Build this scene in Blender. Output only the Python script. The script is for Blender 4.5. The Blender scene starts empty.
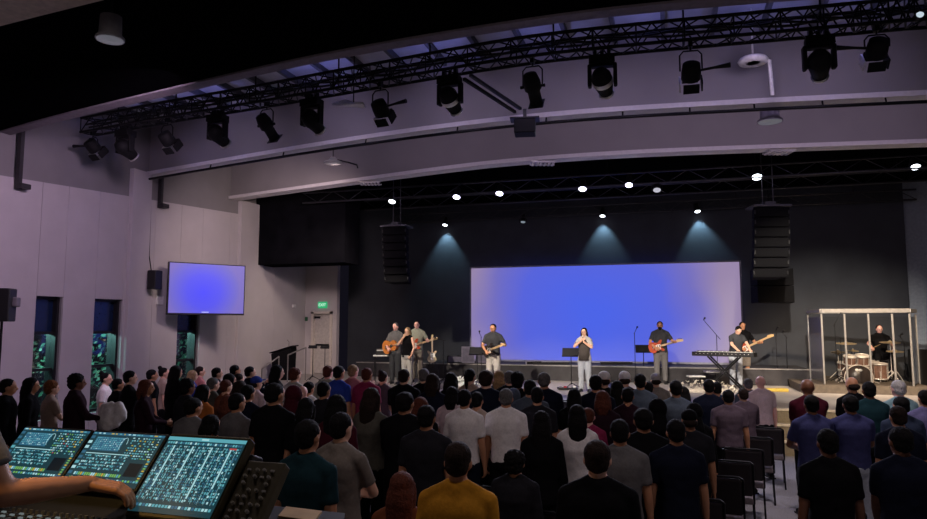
import bpy, math, random
from mathutils import Vector, Matrix, noise
random.seed(7)
SC = bpy.context.scene
COL = SC.collection
R = math.radians
PI = math.pi
V = Vector

# ------------------------------------------------------------------ camera
FOC, CX, CY = 690.0, 463.5, 259.5
YAW, PITCH, EYE = R(16.7), R(5.505), V((0, 0, 2.45))
FH = V((-math.sin(YAW), math.cos(YAW), 0)); RT = V((math.cos(YAW), math.sin(YAW), 0)); UPZ = V((0, 0, 1))
FW = FH * math.cos(PITCH) + UPZ * math.sin(PITCH)
UP = -FH * math.sin(PITCH) + UPZ * math.cos(PITCH)
cam = bpy.data.cameras.new('camera'); cam.sensor_width = 36; cam.sensor_fit = 'HORIZONTAL'
cam.lens = FOC * 36 / 927; cam.clip_start = 0.05; cam.clip_end = 200
camo = bpy.data.objects.new('camera', cam); COL.objects.link(camo)
camo.location = EYE; camo.rotation_euler = (PI / 2 + PITCH, 0, YAW)
SC.camera = camo

def ray(px, py):
    return FW + RT * ((px - CX) / FOC) + UP * ((CY - py) / FOC)
def pt(px, py, D):                      # point at horizontal depth D
    d = ray(px, py); return EYE + d * (D / d.dot(FH))
def on_z(px, py, z):
    d = ray(px, py); return EYE + d * ((z - EYE.z) / d.z)
def on_x(px, py, x):
    d = ray(px, py); return EYE + d * (x / d.x)
def on_y(px, py, y):
    d = ray(px, py); return EYE + d * (y / d.y)
def gp(px, D, z):                       # plan point under pixel column px at depth D (columns are near vertical)
    p = FH * D + RT * ((px - CX) / FOC * D); return V((p.x, p.y, z))

# ------------------------------------------------------------------ materials
MATS = {}
def mat(name, col, rough=0.6, metal=0.0, var=0.12, scale=14.0, bump=0.0, spec=0.4, coat=0.0):
    if name in MATS: return MATS[name]
    m = bpy.data.materials.new(name); m.use_nodes = True
    nt = m.node_tree; N = nt.nodes; L = nt.links
    b = N['Principled BSDF']
    b.inputs['Roughness'].default_value = rough; b.inputs['Metallic'].default_value = metal
    b.inputs['Specular IOR Level'].default_value = spec
    if coat: b.inputs['Coat Weight'].default_value = coat
    tc = N.new('ShaderNodeTexCoord'); nz = N.new('ShaderNodeTexNoise')
    nz.inputs['Scale'].default_value = scale; nz.inputs['Detail'].default_value = 4
    L.new(tc.outputs['Object'], nz.inputs['Vector'])
    rp = N.new('ShaderNodeValToRGB')
    c = list(col[:3])
    rp.color_ramp.elements[0].position = 0.3; rp.color_ramp.elements[1].position = 0.7
    rp.color_ramp.elements[0].color = [x * (1 - var) for x in c] + [1]
    rp.color_ramp.elements[1].color = [min(1, x * (1 + var)) for x in c] + [1]
    L.new(nz.outputs['Fac'], rp.inputs['Fac']); L.new(rp.outputs['Color'], b.inputs['Base Color'])
    if bump:
        bp = N.new('ShaderNodeBump'); bp.inputs['Strength'].default_value = bump; bp.inputs['Distance'].default_value = 0.02
        L.new(nz.outputs['Fac'], bp.inputs['Height']); L.new(bp.outputs['Normal'], b.inputs['Normal'])
    MATS[name] = m; return m
def emat(name, col, strength=1.0):
    if name in MATS: return MATS[name]
    m = bpy.data.materials.new(name); m.use_nodes = True
    b = m.node_tree.nodes['Principled BSDF']
    b.inputs['Base Color'].default_value = (0.02, 0.02, 0.02, 1); b.inputs['Roughness'].default_value = 0.3
    b.inputs['Emission Color'].default_value = (*col, 1); b.inputs['Emission Strength'].default_value = strength
    MATS[name] = m; return m
def rgb(r, g, b):                        # sRGB 0-255 to linear
    f = lambda c: (c / 255 / 12.92) if c / 255 <= 0.04045 else ((c / 255 + 0.055) / 1.055) ** 2.4
    return (f(r), f(g), f(b))

# ------------------------------------------------------------------ mesh builder
class MB:
    def __init__(s): s.v = []; s.f = []; s.mi = []; s.sm = []
    def add(s, vs, fs, m=0, smooth=False, M=None):
        o = len(s.v)
        for p in vs:
            p = V(p); s.v.append(M @ p if M else p)
        for f in fs:
            s.f.append([i + o for i in f]); s.mi.append(m); s.sm.append(smooth)
        return s
    def box(s, c, d, m=0, M=None):
        x, y, z = d[0] / 2, d[1] / 2, d[2] / 2; c = V(c)
        vs = [c + V((a * x, b * y, e * z)) for e in (-1, 1) for b in (-1, 1) for a in (-1, 1)]
        return s.add(vs, [(0, 2, 3, 1), (4, 5, 7, 6), (0, 1, 5, 4), (2, 6, 7, 3), (0, 4, 6, 2), (1, 3, 7, 5)], m, False, M)
    def bar(s, a, b, w, h, m=0):         # box section between two points, h along the vertical
        a = V(a); b = V(b); d = (b - a); L = d.length
        if L < 1e-6: return s
        d.normalize(); side = d.cross(UPZ)
        if side.length < 1e-3: side = V((1, 0, 0))
        side.normalize(); u = side.cross(d)
        M = Matrix((d, side, u)).transposed().to_4x4(); M.translation = (a + b) / 2
        return s.box((0, 0, 0), (L, w, h), m, M)
    def cone(s, a, b, r0, r1, n=12, m=0, caps=True, smooth=True):
        a = V(a); b = V(b); d = (b - a)
        if d.length < 1e-7: return s
        q = d.to_track_quat('Z', 'Y').to_matrix()
        vs = []; 
        for p, r in ((a, r0), (b, r1)):
            for k in range(n):
                t = 2 * PI * k / n; vs.append(p + q @ V((r * math.cos(t), r * math.sin(t), 0)))
        s.add(vs, [(k, (k + 1) % n, n + (k + 1) % n, n + k) for k in range(n)], m, smooth)
        if caps: s.add(vs, [tuple(range(n - 1, -1, -1)), tuple(range(n, 2 * n))], m, False)
        return s
    def tube(s, pts, r, n=8, m=0):
        pts = [V(p) for p in pts]
        vs = []; fs = []
        ref = None
        for i, p in enumerate(pts):
            d = (pts[min(i + 1, len(pts) - 1)] - pts[max(i - 1, 0)]).normalized()
            if ref is None:
                ref = d.orthogonal().normalized()
            ref = (ref - d * ref.dot(d)).normalized(); w = d.cross(ref)
            rr = r[i] if isinstance(r, (list, tuple)) else r
            for k in range(n):
                t = 2 * PI * k / n; vs.append(p + ref * (rr * math.cos(t)) + w * (rr * math.sin(t)))
            if i:
                for k in range(n):
                    a = (i - 1) * n; fs.append((a + k, a + (k + 1) % n, a + n + (k + 1) % n, a + n + k))
        s.add(vs, fs, m, True)
        e = (len(pts) - 1) * n
        return s.add(vs, [tuple(range(n - 1, -1, -1)), tuple(range(e, e + n))], m, False)
    def lathe(s, prof, n=24, m=0, M=None, smooth=True, closed=False):   # prof: (radius, z)
        vs = []; fs = []
        for r, z in prof:
            for k in range(n):
                t = 2 * PI * k / n; vs.append((r * math.cos(t), r * math.sin(t), z))
        for i in range(len(prof) - 1):
            for k in range(n):
                a = i * n; fs.append((a + k, a + (k + 1) % n, a + n + (k + 1) % n, a + n + k))
        s.add(vs, fs, m, smooth, M)
        if closed: return s
        e = (len(prof) - 1) * n
        caps = []
        if prof[0][0] > 1e-5: caps.append(tuple(range(n - 1, -1, -1)))
        if prof[-1][0] > 1e-5: caps.append(tuple(range(e, e + n)))
        return s.add(vs, caps, m, False, M)
    def ell(s, c, r, nu=16, nv=10, m=0, M=None):
        vs = [V((0, 0, -1))]; fs = []
        for i in range(1, nv):
            a = -PI / 2 + PI * i / nv
            for k in range(nu):
                t = 2 * PI * k / nu; vs.append(V((math.cos(a) * math.cos(t), math.cos(a) * math.sin(t), math.sin(a))))
        vs.append(V((0, 0, 1)))
        for k in range(nu):
            fs.append((0, 1 + (k + 1) % nu, 1 + k))
            e = 1 + (nv - 2) * nu; fs.append((e + k, e + (k + 1) % nu, len(vs) - 1))
        for i in range(nv - 2):
            for k in range(nu):
                a = 1 + i * nu; fs.append((a + k, a + (k + 1) % nu, a + nu + (k + 1) % nu, a + nu + k))
        r = (r, r, r) if isinstance(r, (int, float)) else r
        vs = [V((p.x * r[0], p.y * r[1], p.z * r[2])) + V(c) for p in vs]
        return s.add(vs, fs, m, True, M)
    def chain(s, pts, rad, n=12):
        for p, r in zip(pts, rad): s.ell(p, r, n, max(6, n // 2 + 2))
        for i in range(len(pts) - 1): s.cone(pts[i], pts[i + 1], rad[i], rad[i + 1], n)
        return s
    def loft(s, rings, n=24, m=0, M=None, e=2.0):           # rings: (x, y, z, rx, ry)
        vs = []; fs = []
        for x, y, z, rx, ry in rings:
            for k in range(n):
                t = 2 * PI * k / n; c, q = math.cos(t), math.sin(t)
                c = math.copysign(abs(c) ** (2 / e), c); q = math.copysign(abs(q) ** (2 / e), q)
                vs.append((x + rx * c, y + ry * q, z))
        for i in range(len(rings) - 1):
            for k in range(n):
                a = i * n; fs.append((a + k, a + (k + 1) % n, a + n + (k + 1) % n, a + n + k))
        z = (len(rings) - 1) * n
        fs += [tuple(range(n - 1, -1, -1)), tuple(range(z, z + n))]
        return s.add(vs, fs, m, True, M)
    def prism(s, poly, z0, z1, m=0, M=None, smooth=False):   # poly: counter-clockwise (x, y)
        n = len(poly)
        vs = [(x, y, z0) for x, y in poly] + [(x, y, z1) for x, y in poly]
        s.add(vs, [(k, (k + 1) % n, n + (k + 1) % n, n + k) for k in range(n)], m, smooth, M)
        return s.add(vs, [tuple(range(n - 1, -1, -1)), tuple(range(n, 2 * n))], m, False, M)
    def sweep(s, path, prof, m=0):       # plan path (x, y); prof: (offset along the left normal, z)
        n = len(path); k = len(prof); vs = []; fs = []
        for i in range(n):
            a = V(path[max(i - 1, 0)][:2]); b = V(path[min(i + 1, n - 1)][:2]); d = (b - a).normalized(); nn = V((-d.y, d.x))
            for o, z in prof:
                q = V(path[i][:2]) + nn * o; vs.append((q.x, q.y, z))
        for i in range(n - 1):
            for j in range(k):
                fs.append((i * k + j, i * k + (j + 1) % k, (i + 1) * k + (j + 1) % k, (i + 1) * k + j))
        fs += [tuple(range(k)), tuple(range((n - 1) * k + k - 1, (n - 1) * k - 1, -1))]
        return s.add(vs, fs, m, False)
    def mesh(s, name, mats=()):
        me = bpy.data.meshes.new(name); me.from_pydata([tuple(p) for p in s.v], [], s.f)
        for q in mats: me.materials.append(q)
        me.polygons.foreach_set('material_index', s.mi); me.polygons.foreach_set('use_smooth', s.sm)
        me.update(); return me
    def build(s, name, mats, parent=None, bevel=0, kind=None, loc=None):
        if not isinstance(mats, (list, tuple)): mats = [mats]
        return link(name, s.mesh(name, mats), parent, bevel, kind, loc)

def link(name, me, parent=None, bevel=0, kind=None, loc=None):
    o = bpy.data.objects.new(name, me); COL.objects.link(o)
    if parent is not None: o.parent = parent
    if kind: o['kind'] = kind
    if loc is not None: o.location = loc
    if bevel:
        md = o.modifiers.new('bevel', 'BEVEL'); md.width = bevel; md.segments = 2; md.limit_method = 'ANGLE'
    return o
def empty(name, loc=(0, 0, 0), rz=0):
    o = bpy.data.objects.new(name, None); COL.objects.link(o); o.location = loc; o.rotation_euler = (0, 0, rz); o.empty_display_size = 0.2
    return o
def tag(o, label, cat, group=None, kind=None):
    o['label'] = label; o['category'] = cat
    if group: o['group'] = group
    if kind: o['kind'] = kind
    return o
def remesh(mb, voxel, it=3, noise_amp=0, noise_scale=30, name='part'):
    me = mb.mesh('tmp'); o = bpy.data.objects.new('tmp', me); COL.objects.link(o)
    md = o.modifiers.new('r', 'REMESH'); md.mode = 'VOXEL'; md.voxel_size = voxel; md.use_smooth_shade = True
    if it:
        sm = o.modifiers.new('s', 'SMOOTH'); sm.factor = 0.5; sm.iterations = it
    dg = bpy.context.evaluated_depsgraph_get(); dg.update()
    out = bpy.data.meshes.new_from_object(o.evaluated_get(dg)); out.name = name
    bpy.data.objects.remove(o); bpy.data.meshes.remove(me)
    if noise_amp:
        for v in out.vertices:
            v.co += v.normal * (noise_amp * noise.noise(v.co * noise_scale))
    out.materials.clear()
    return out
def catmull(P, step=6):
    P = [V(p) for p in P]; out = []
    for i in range(len(P) - 1):
        a = P[max(i - 1, 0)]; b = P[i]; c = P[i + 1]; d = P[min(i + 2, len(P) - 1)]
        for k in range(step):
            t = k / step
            out.append(0.5 * ((2 * b) + (c - a) * t + (2 * a - 5 * b + 4 * c - d) * t * t + (3 * b - a - 3 * c + d) * t ** 3))
    out.append(P[-1]); return out
def smoothed(P, it=30):
    P = [p.copy() for p in P]
    for _ in range(it):
        P = [P[0]] + [(P[i - 1] + P[i] * 2 + P[i + 1]) / 4 for i in range(1, len(P) - 1)] + [P[-1]]
    return P
# ------------------------------------------------------------------ the room
ZC = 6.2
m_black = mat('black_drape', (0.006, 0.006, 0.008), 1.0, var=0.25, scale=3, spec=0.0)
m_blackceil = mat('black_ceiling_paint', (0.0025, 0.0025, 0.003), 1.0, spec=0.0)
m_stagewall = mat('dark_stage_wall_paint', (0.038, 0.043, 0.053), 0.75, var=0.15, scale=1.5)
m_panel = mat('pale_wall_panel', (0.48, 0.45, 0.45), 0.8, var=0.04, scale=2)
m_upper = mat('grey_upper_wall', (0.22, 0.21, 0.21), 0.85, var=0.05, scale=2)
m_fascia = mat('grey_ceiling_fascia', (0.30, 0.28, 0.28), 0.85, var=0.05, scale=1.2)
m_lip = mat('pale_beam_lip', (0.72, 0.68, 0.68), 0.6, var=0.05)
m_roof = mat('corrugated_roof_deck', (0.5, 0.5, 0.52), 0.6, var=0.2, scale=1.5)
m_rib = mat('roof_rib_steel', (0.10, 0.10, 0.11), 0.6)
m_carpet = mat('grey_speckled_carpet', (0.26, 0.245, 0.255), 0.95, var=0.35, scale=60, bump=0.3)
m_stagefloor = mat('pale_stage_floor', (0.36, 0.33, 0.31), 0.55, var=0.08, scale=3)
m_stagefront = mat('olive_stage_carpet', (0.30, 0.25, 0.17), 0.9, var=0.15, scale=30)
m_nosing = mat('pale_step_nosing', (0.75, 0.66, 0.52), 0.6)
m_riser = mat('dark_riser_skirt', (0.035, 0.033, 0.036), 0.85, var=0.2, scale=4)
m_metal = mat('black_steel', (0.012, 0.012, 0.014), 0.45, 0.6)
m_plast = mat('black_plastic', (0.010, 0.010, 0.011), 0.5)
m_alu = mat('brushed_aluminium', (0.62, 0.60, 0.57), 0.35, 0.9)
m_chrome = mat('chrome', (0.8, 0.8, 0.8), 0.15, 1.0)
m_white = mat('white_plastic', (0.75, 0.73, 0.70), 0.5)
m_frame = mat('dark_window_frame', (0.012, 0.012, 0.014), 0.5)

XW = -12.3
# plan curves of the stepped ceiling, all at the same height
c_edge = smoothed(catmull([on_z(a, b, ZC) for a, b in ((-190, 183), (-60, 148), (0, 132), (52, 117), (130, 98), (194, 83), (288, 61), (387, 42), (515, 21), (620, 7), (762, -6), (927, -18), (1080, -26))]), 10)
c_one = smoothed(catmull([on_z(a, b, ZC) for a, b in ((112, 181), (132, 177), (215, 162.5), (300, 148), (404, 132), (515, 118.5), (610, 110.5), (690, 105.8), (766, 101.6), (850, 97.5), (922, 94), (1080, 87))]), 10)
c_two = smoothed(catmull([on_z(a, b, ZC) for a, b in ((222, 199), (240, 196.5), (300, 188), (369, 178.5), (440, 169), (508, 161), (620, 153), (715, 149), (811, 145.6), (927, 141.5), (1080, 137))]), 10)
ROOF = 7.5
MB().box((-0.5, 9.5, -0.05), (25, 31, 0.1)).build('floor', m_carpet, kind='structure')
MB().box((0, 10, ROOF + 0.1), (27, 34, 0.2)).build('roof_deck', m_roof, kind='structure')
ribs = MB()
x = XW + 0.3
while x < 11.5:
    ribs.box((x, 10, ROOF - 0.06), (0.07, 30, 0.12)); x += 0.8
ribs.build('trim_1', m_rib, kind='structure')
# black ceiling over the seats, ending in a curved edge
ce_ = [p for p in c_edge if p.x > -12.2]
ce_ = [ce_[0] + (ce_[0] - ce_[1]).normalized() * 1.4] + ce_
edge_poly = [(p.x, p.y) for p in ce_]
slab = MB().prism([(edge_poly[0][0], -5), (13, -5), (13, edge_poly[-1][1])] + edge_poly[::-1], ZC, ZC + 0.25)
slab.build('ceiling', m_blackceil, kind='structure')
MB().sweep(edge_poly, [(-0.04, ZC - 0.03), (0.17, ZC - 0.03), (0.17, ZC + 0.27), (-0.04, ZC + 0.27)]).build('trim_2', mat('dark_plum_edge', (0.19, 0.16, 0.185), 0.7), kind='structure')
for path, nm in ((c_one, 'beam_front'), (c_two, 'beam_rear')):
    q = [(p.x, p.y) for p in path]
    MB().sweep(q, [(0, ZC), (0.25, ZC), (0.25, ROOF), (0, ROOF)]).build(nm, m_fascia, kind='structure')
    MB().sweep(q, [(-0.10, ZC - 0.05), (0.27, ZC - 0.05), (0.27, ZC + 0.035), (-0.10, ZC + 0.035)]).build('trim_3', m_lip, kind='structure')
# stage ceiling
q = [(p.x, p.y + 0.3) for p in c_two]
MB().prism(q + [(13, 23.4), (-12.3, 23.4)], 6.75, 6.85).build('ceiling_stage', m_blackceil, kind='structure')

# left wall with three tall windows
wins = []
for a, b, tp in ((33, 60, 296), (92, 120, 297), (176, 198, 297)):
    wins.append((on_x(a, 330, XW).y, on_x(b, 330, XW).y))
WZ0, WZ1 = 0.55, 3.06
wl = MB()
ys = [-4.0]
for a, b in wins: ys += [a, b]
ys.append(22.0)
for i in range(0, len(ys), 2):
    a, b = ys[i], ys[i + 1]; wl.box((XW - 0.15, (a + b) / 2, 3.7), (0.3, b - a, 7.6))
for a, b in wins:
    wl.box((XW - 0.15, (a + b) / 2, WZ0 / 2), (0.3, b - a, WZ0)); wl.box((XW - 0.15, (a + b) / 2, (WZ1 + 7.5) / 2), (0.3, b - a, 7.5 - WZ1))
wl.build('wall_left', m_upper, kind='structure')
# pale acoustic panelling over the lower wall, its upper edge climbing toward the stage
def ptop(y): return 5.34 + (y - 10.1) * 0.058
pn = MB()
def pan(a, b, z0, z1a, z1b):
    x0, x1 = XW, XW + 0.04
    vs = [(x0, a, z0), (x0, b, z0), (x0, b, z1b), (x0, a, z1a), (x1, a, z0), (x1, b, z0), (x1, b, z1b), (x1, a, z1a)]
    pn.add(vs, [(0, 1, 2, 3), (7, 6, 5, 4), (0, 4, 5, 1), (1, 5, 6, 2), (2, 6, 7, 3), (3, 7, 4, 0)])
segs = []
for i in range(0, len(ys), 2):
    a, b = ys[i], ys[i + 1]; n = max(1, round((b - a) / 1.15))
    for k in range(n):
        u, w = a + (b - a) * k / n, a + (b - a) * (k + 1) / n
        pan(u + 0.006, w - 0.006, 0.0, ptop(u), ptop(w))
for a, b in wins:
    pan(a + 0.004, b - 0.004, 0, WZ0, WZ0); pan(a + 0.004, b - 0.004, WZ1, ptop(a), ptop(b))
pn.build('wall_left_panelling', m_panel, kind='structure')
m_blind = mat('navy_window_film', (0.006, 0.016, 0.05), 0.25, spec=0.6)
m_glass = bpy.data.materials.new('window_glass'); m_glass.use_nodes = True
nt = m_glass.node_tree; nt.nodes.clear()
o_ = nt.nodes.new('ShaderNodeOutputMaterial'); mx = nt.nodes.new('ShaderNodeMixShader'); tr = nt.nodes.new('ShaderNodeBsdfTransparent'); gl = nt.nodes.new('ShaderNodeBsdfGlossy')
tr.inputs[0].default_value = (0.82, 0.93, 0.93, 1); gl.inputs['Roughness'].default_value = 0.04; mx.inputs[0].default_value = 0.07
nt.links.new(tr.outputs[0], mx.inputs[1]); nt.links.new(gl.outputs[0], mx.inputs[2]); nt.links.new(mx.outputs[0], o_.inputs[0])
for i, (a, b) in enumerate(wins):
    x = XW - 0.17; w = b - a; c = (a + b) / 2
    r = empty('window_%d' % (i + 1), (x, c, WZ0)); r['kind'] = 'structure'
    h = WZ1 - WZ0
    fr = MB()
    for yy in (-w / 2 + 0.03, w / 2 - 0.03): fr.box((0, yy, h / 2), (0.24, 0.06, h))
    for zz in (0.03, h - 0.03, h * 0.40, h * 0.70): fr.box((0.02, 0, zz), (0.10, w - 0.12, 0.06))
    fr.build('window_frame', m_frame, r)
    MB().box((0, 0, h * 0.35), (0.012, w - 0.12, h * 0.68)).build('pane', m_glass, r)
    MB().box((0, 0, h * 0.85), (0.012, w - 0.12, h * 0.29)).build('window_film', m_blind, r)
# foliage outside the windows
hd = MB(); rr = random.Random(3)
for k in range(6500):
    y = rr.uniform(8.5, 26); z = rr.uniform(0.1, 4.2); x = -14.6 + rr.uniform(-0.9, 0.5) - 0.12 * z
    s = rr.uniform(0.03, 0.09); a = V((rr.gauss(0, 1), rr.gauss(0, 1), rr.gauss(0, 1))).normalized(); u = a.orthogonal().normalized() * s; w = a.cross(u) * 0.5
    p = V((x, y, z)); hd.add([p - u, p + w, p + u, p - w], [(0, 1, 2, 3)])
hd.build('hedge_foliage', mat('hedge_leaf', (0.07, 0.16, 0.11), 0.5, var=0.6, scale=3), kind='stuff')
tag(bpy.data.objects['hedge_foliage'], 'green hedge leaves seen outside the tall windows', 'hedge')
MB().box((-15.2, 16, -0.05), (4.5, 26, 0.1)).build('ground_outside', mat('outside_ground', (0.03, 0.04, 0.03), 0.95), kind='structure')

# pilasters carrying the two beams
def pil(pa, pb, nm, dep=0.13):
    a = on_x(pa, 330, XW + dep).y; b = on_x(pb, 330, XW + dep).y
    MB().box((XW + dep / 2, (a + b) / 2, 3.1), (dep, b - a, 6.2)).build(nm, m_panel, kind='structure', bevel=0.01)
pil(127, 146, 'column_front'); pil(238, 262, 'column_rear')

# return wall with the exit door at the stage side
YD = 21.6
dx0, dx1 = on_y(311.5, 350, YD).x, on_y(332, 350, YD).x; dz = 2.95
wd = MB()
xr = on_y(337, 300, YD).x
wd.box(((XW + dx0) / 2, YD + 0.1, 3.4), (dx0 - XW, 0.2, 6.8)); wd.box(((dx1 + xr) / 2, YD + 0.1, 3.4), (xr - dx1, 0.2, 6.8))
wd.box(((dx0 + dx1) / 2, YD + 0.1, (dz + 6.8) / 2), (dx1 - dx0, 0.2, 6.8 - dz))
wd.build('wall_return', m_panel, kind='structure')
dr = empty('door_1', ((dx0 + dx1) / 2, YD, 0.8)); dr['kind'] = 'structure'
w = dx1 - dx0; h = dz - 0.8
fr = MB()
for s in (-1, 1): fr.box((s * (w / 2 - 0.04), 0.05, h / 2), (0.08, 0.24, h))
fr.box((0, 0.05, h - 0.04), (w, 0.24, 0.08)); fr.build('door_frame', mat('cream_door_frame', (0.62, 0.57, 0.5), 0.5), dr)
lf = MB().box((0, 0.08, h / 2 - 0.03), (w - 0.16, 0.05, h - 0.1)).build('door_leaf', mat('pale_door_paint', (0.5, 0.47, 0.43), 0.5), dr)
MB().box((0, 0.04, 1.0), (w - 0.3, 0.05, 0.06)).build('push_bar', m_metal, dr)
MB().box((-0.25, 0.03, h - 0.2), (0.3, 0.06, 0.07)).build('door_closer', m_metal, dr)
# black masking box over the stage side
YM = 18.5
bm_ = MB(); xa, xb = XW + 0.005, on_y(345, 230, YM).x
bm_.box(((xa + xb) / 2, YM + 0.5, (4.33 + 6.7) / 2), (xb - xa, 1.0, 6.7 - 4.33))
tag(bm_.build('hanging_masking_border', m_black), 'black masking border box above the exit door at stage side', 'masking')

# stage
YS = 15.3
st = MB().box(((-12.3 + 12) / 2, (YS + 23.4) / 2, 0.4), (24.3, 23.4 - YS, 0.8))
st.build('stage_floor', m_stagefloor, kind='structure')
MB().box((-0.15, YS - 0.02, 0.39), (24.3, 0.04, 0.78)).build('stage_front', m_stagefront, kind='structure')
MB().box((-0.15, YS - 0.01, 0.785), (24.3, 0.09, 0.04)).build('trim_4', m_nosing, kind='structure')
xs0, xs1 = on_y(742, 420, YS - 0.6).x, on_y(884, 420, YS - 0.6).x
for i in range(2):
    z = 0.53 - 0.265 * i; y0 = YS - 0.36 * (i + 1); 
    MB().box(((xs0 + xs1) / 2, (y0 + YS) / 2 - 0.021, z / 2), (xs1 - xs0, YS - y0 - 0.042, z)).build('stage_step', m_stagefront, kind='structure')
    MB().box(((xs0 + xs1) / 2, y0 + 0.03, z - 0.01), (xs1 - xs0 + 0.004, 0.10, 0.04)).build('trim_5', m_nosing, kind='structure')
# back wall: dark wall, lighter bluish strip at the right
YB = 23.2
xbl = on_y(908, 280, YB).x
MB().box(((XW + 0.9 + xbl) / 2, YB + 0.1, 3.4), (xbl - XW - 0.9, 0.2, 6.8)).build('wall_back', m_stagewall, kind='structure')
MB().box(((xbl + 13) / 2, YB + 0.25, 3.4), (13 - xbl, 0.2, 6.8)).build('wall_back_right', mat('blue_grey_wall', (0.26, 0.30, 0.36), 0.8), kind='structure')
MB().box((12.1, 9.5, 3.7), (0.2, 31, 7.6)).build('wall_right', m_upper, kind='structure')
MB().box((-0.2, -5.1, 3.7), (25, 0.2, 7.6)).build('wall_rear', m_upper, kind='structure')
MB().box((-3.2, 21.05 + 1.07, 1.03), (13.6, 2.14, 0.46)).build('stage_riser', m_riser, kind='structure')
MB().box((-3.2, 21.05, 1.255), (13.62, 0.05, 0.03)).build('trim_6', mat('riser_edge', (0.25, 0.23, 0.22), 0.6), kind='structure')
# mixing booth platform
MB().box((-2.5, -0.6, 0.4), (12, 7.6, 0.8)).build('booth_floor', m_carpet, kind='structure')
# pale ceiling return at the left, near the booth
bh = MB(); P4 = [on_z(a, b, ZC - 0.25) for a, b in ((-140, 62), (44, 15), (104, 0), (160, -70), (-140, -70))]
bh.prism([(p.x, p.y) for p in P4], ZC - 0.25, ZC - 0.002); bh.build('ceiling_return', mat('beige_soffit', (0.70, 0.60, 0.50), 0.8), kind='structure')
bh = MB(); P4 = [on_z(a, b, ZC - 0.29) for a, b in ((2, 24.5), (44, 14), (47, 20), (26, 27), (3, 33))]
bh.prism([(p.x, p.y) for p in P4][::-1], ZC - 0.29, ZC - 0.252); 
# ------------------------------------------------------------------ people
SKINS = {'light': rgb(226, 178, 150), 'tan': rgb(190, 135, 100), 'brown': rgb(120, 78, 55), 'pink': rgb(235, 180, 165), 'dark': rgb(82, 54, 40)}
HAIRS = {'black': (0.005, 0.0045, 0.0045), 'brown': (0.020, 0.012, 0.009), 'red': (0.10, 0.030, 0.018), 'grey': (0.12, 0.115, 0.112), 'white': (0.5, 0.48, 0.46), 'blonde': (0.30, 0.20, 0.10)}
CLOTH = {'black': (0.005, 0.005, 0.006), 'navy': (0.007, 0.009, 0.020), 'charcoal': (0.017, 0.017, 0.021), 'grey': (0.13, 0.125, 0.125), 'white': (0.80, 0.76, 0.74), 'slate': (0.045, 0.047, 0.052), 'blue': (0.042, 0.045, 0.125),
         'royal': (0.025, 0.05, 0.28), 'teal': (0.010, 0.034, 0.042), 'aqua': (0.22, 0.36, 0.40), 'maroon': (0.055, 0.007, 0.015), 'magenta': (0.24, 0.022, 0.07), 'mauve': (0.10, 0.072, 0.092),
         'salmon': (0.45, 0.17, 0.16), 'pink': (0.60, 0.46, 0.48), 'orange': (0.42, 0.13, 0.03), 'yellow': (0.52, 0.235, 0.022), 'tan': (0.36, 0.27, 0.21), 'olive': (0.10, 0.096, 0.077), 'taupe': (0.19, 0.165, 0.14),
         'sage': (0.33, 0.34, 0.27), 'plum': (0.022, 0.008, 0.014), 'lilac': (0.14, 0.13, 0.27), 'bluegrey': (0.07, 0.088, 0.115), 'rust': (0.20, 0.065, 0.03), 'denim': (0.03, 0.042, 0.075), 'paledenim': (0.36, 0.39, 0.44), 'stone': (0.42, 0.40, 0.37)}
def m_skin(k): return mat('skin_' + k, SKINS[k], 0.5, var=0.06, scale=9)
def m_hair(k): return mat('hair_' + k, HAIRS[k], 0.8, var=0.35, scale=60, bump=0.5, spec=0.15)
def m_cloth(k): return mat('cloth_' + k, CLOTH[k], 0.9, var=0.10, scale=40, bump=0.15, spec=0.08)
m_eye = mat('eye_dark', (0.01, 0.008, 0.007), 0.2)
m_shoe = mat('shoe_black', (0.012, 0.012, 0.012), 0.5)

def ik(s, w, l1, l2, hint):
    s, w = V(s), V(w); d = w - s; L = min(d.length, (l1 + l2) * 0.995); d.normalize(); w = s + d * L
    a = (l1 * l1 - l2 * l2 + L * L) / (2 * L); h = math.sqrt(max(0, l1 * l1 - a * a))
    hv = V(hint); hv = (hv - d * hv.dot(d)).normalized()
    return s + d * a + hv * h, w

POSES = {  # wrist of the right arm, elbow hint, wrist of the left arm, elbow hint (person faces +Y, right hand at +x)
    'down': ((0.245, 0.03, 0.83), (0.3, -1, 0), (-0.245, 0.03, 0.83), (-0.3, -1, 0)),
    'front': ((0.07, 0.30, 1.12), (1, -0.4, -0.8), (-0.07, 0.30, 1.10), (-1, -0.4, -0.8)),
    'clasp': ((0.08, 0.24, 0.90), (1, -0.5, 0), (-0.08, 0.24, 0.90), (-1, -0.5, 0)),
    'raise': ((0.30, 0.22, 1.80), (1, 0.1, -0.5), (-0.27, 0.03, 0.83), (-0.3, -1, 0)),
    'clap': ((0.05, 0.32, 1.42), (1, -0.2, -0.9), (-0.05, 0.32, 1.42), (-1, -0.2, -0.9)),
    'face': ((0.06, 0.19, 1.50), (0.8, 0.1, -1), (-0.12, 0.22, 1.10), (-1, -0.4, -0.6)),
}
TORSO = {'m': [(0.80, .10, .085), (0.86, .165, .115), (0.94, .168, .118), (1.02, .158, .112), (1.10, .152, .108), (1.20, .163, .112), (1.30, .178, .120), (1.37, .182, .117), (1.43, .160, .098), (1.465, .105, .080), (1.49, .066, .066)],
         'f': [(0.80, .10, .085), (0.86, .170, .120), (0.94, .170, .118), (1.02, .148, .104), (1.09, .130, .096), (1.19, .140, .104), (1.29, .155, .125), (1.37, .158, .108), (1.43, .140, .090), (1.465, .092, .072), (1.49, .058, .060)]}
SHX = {'m': 0.176, 'f': 0.153}

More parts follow.
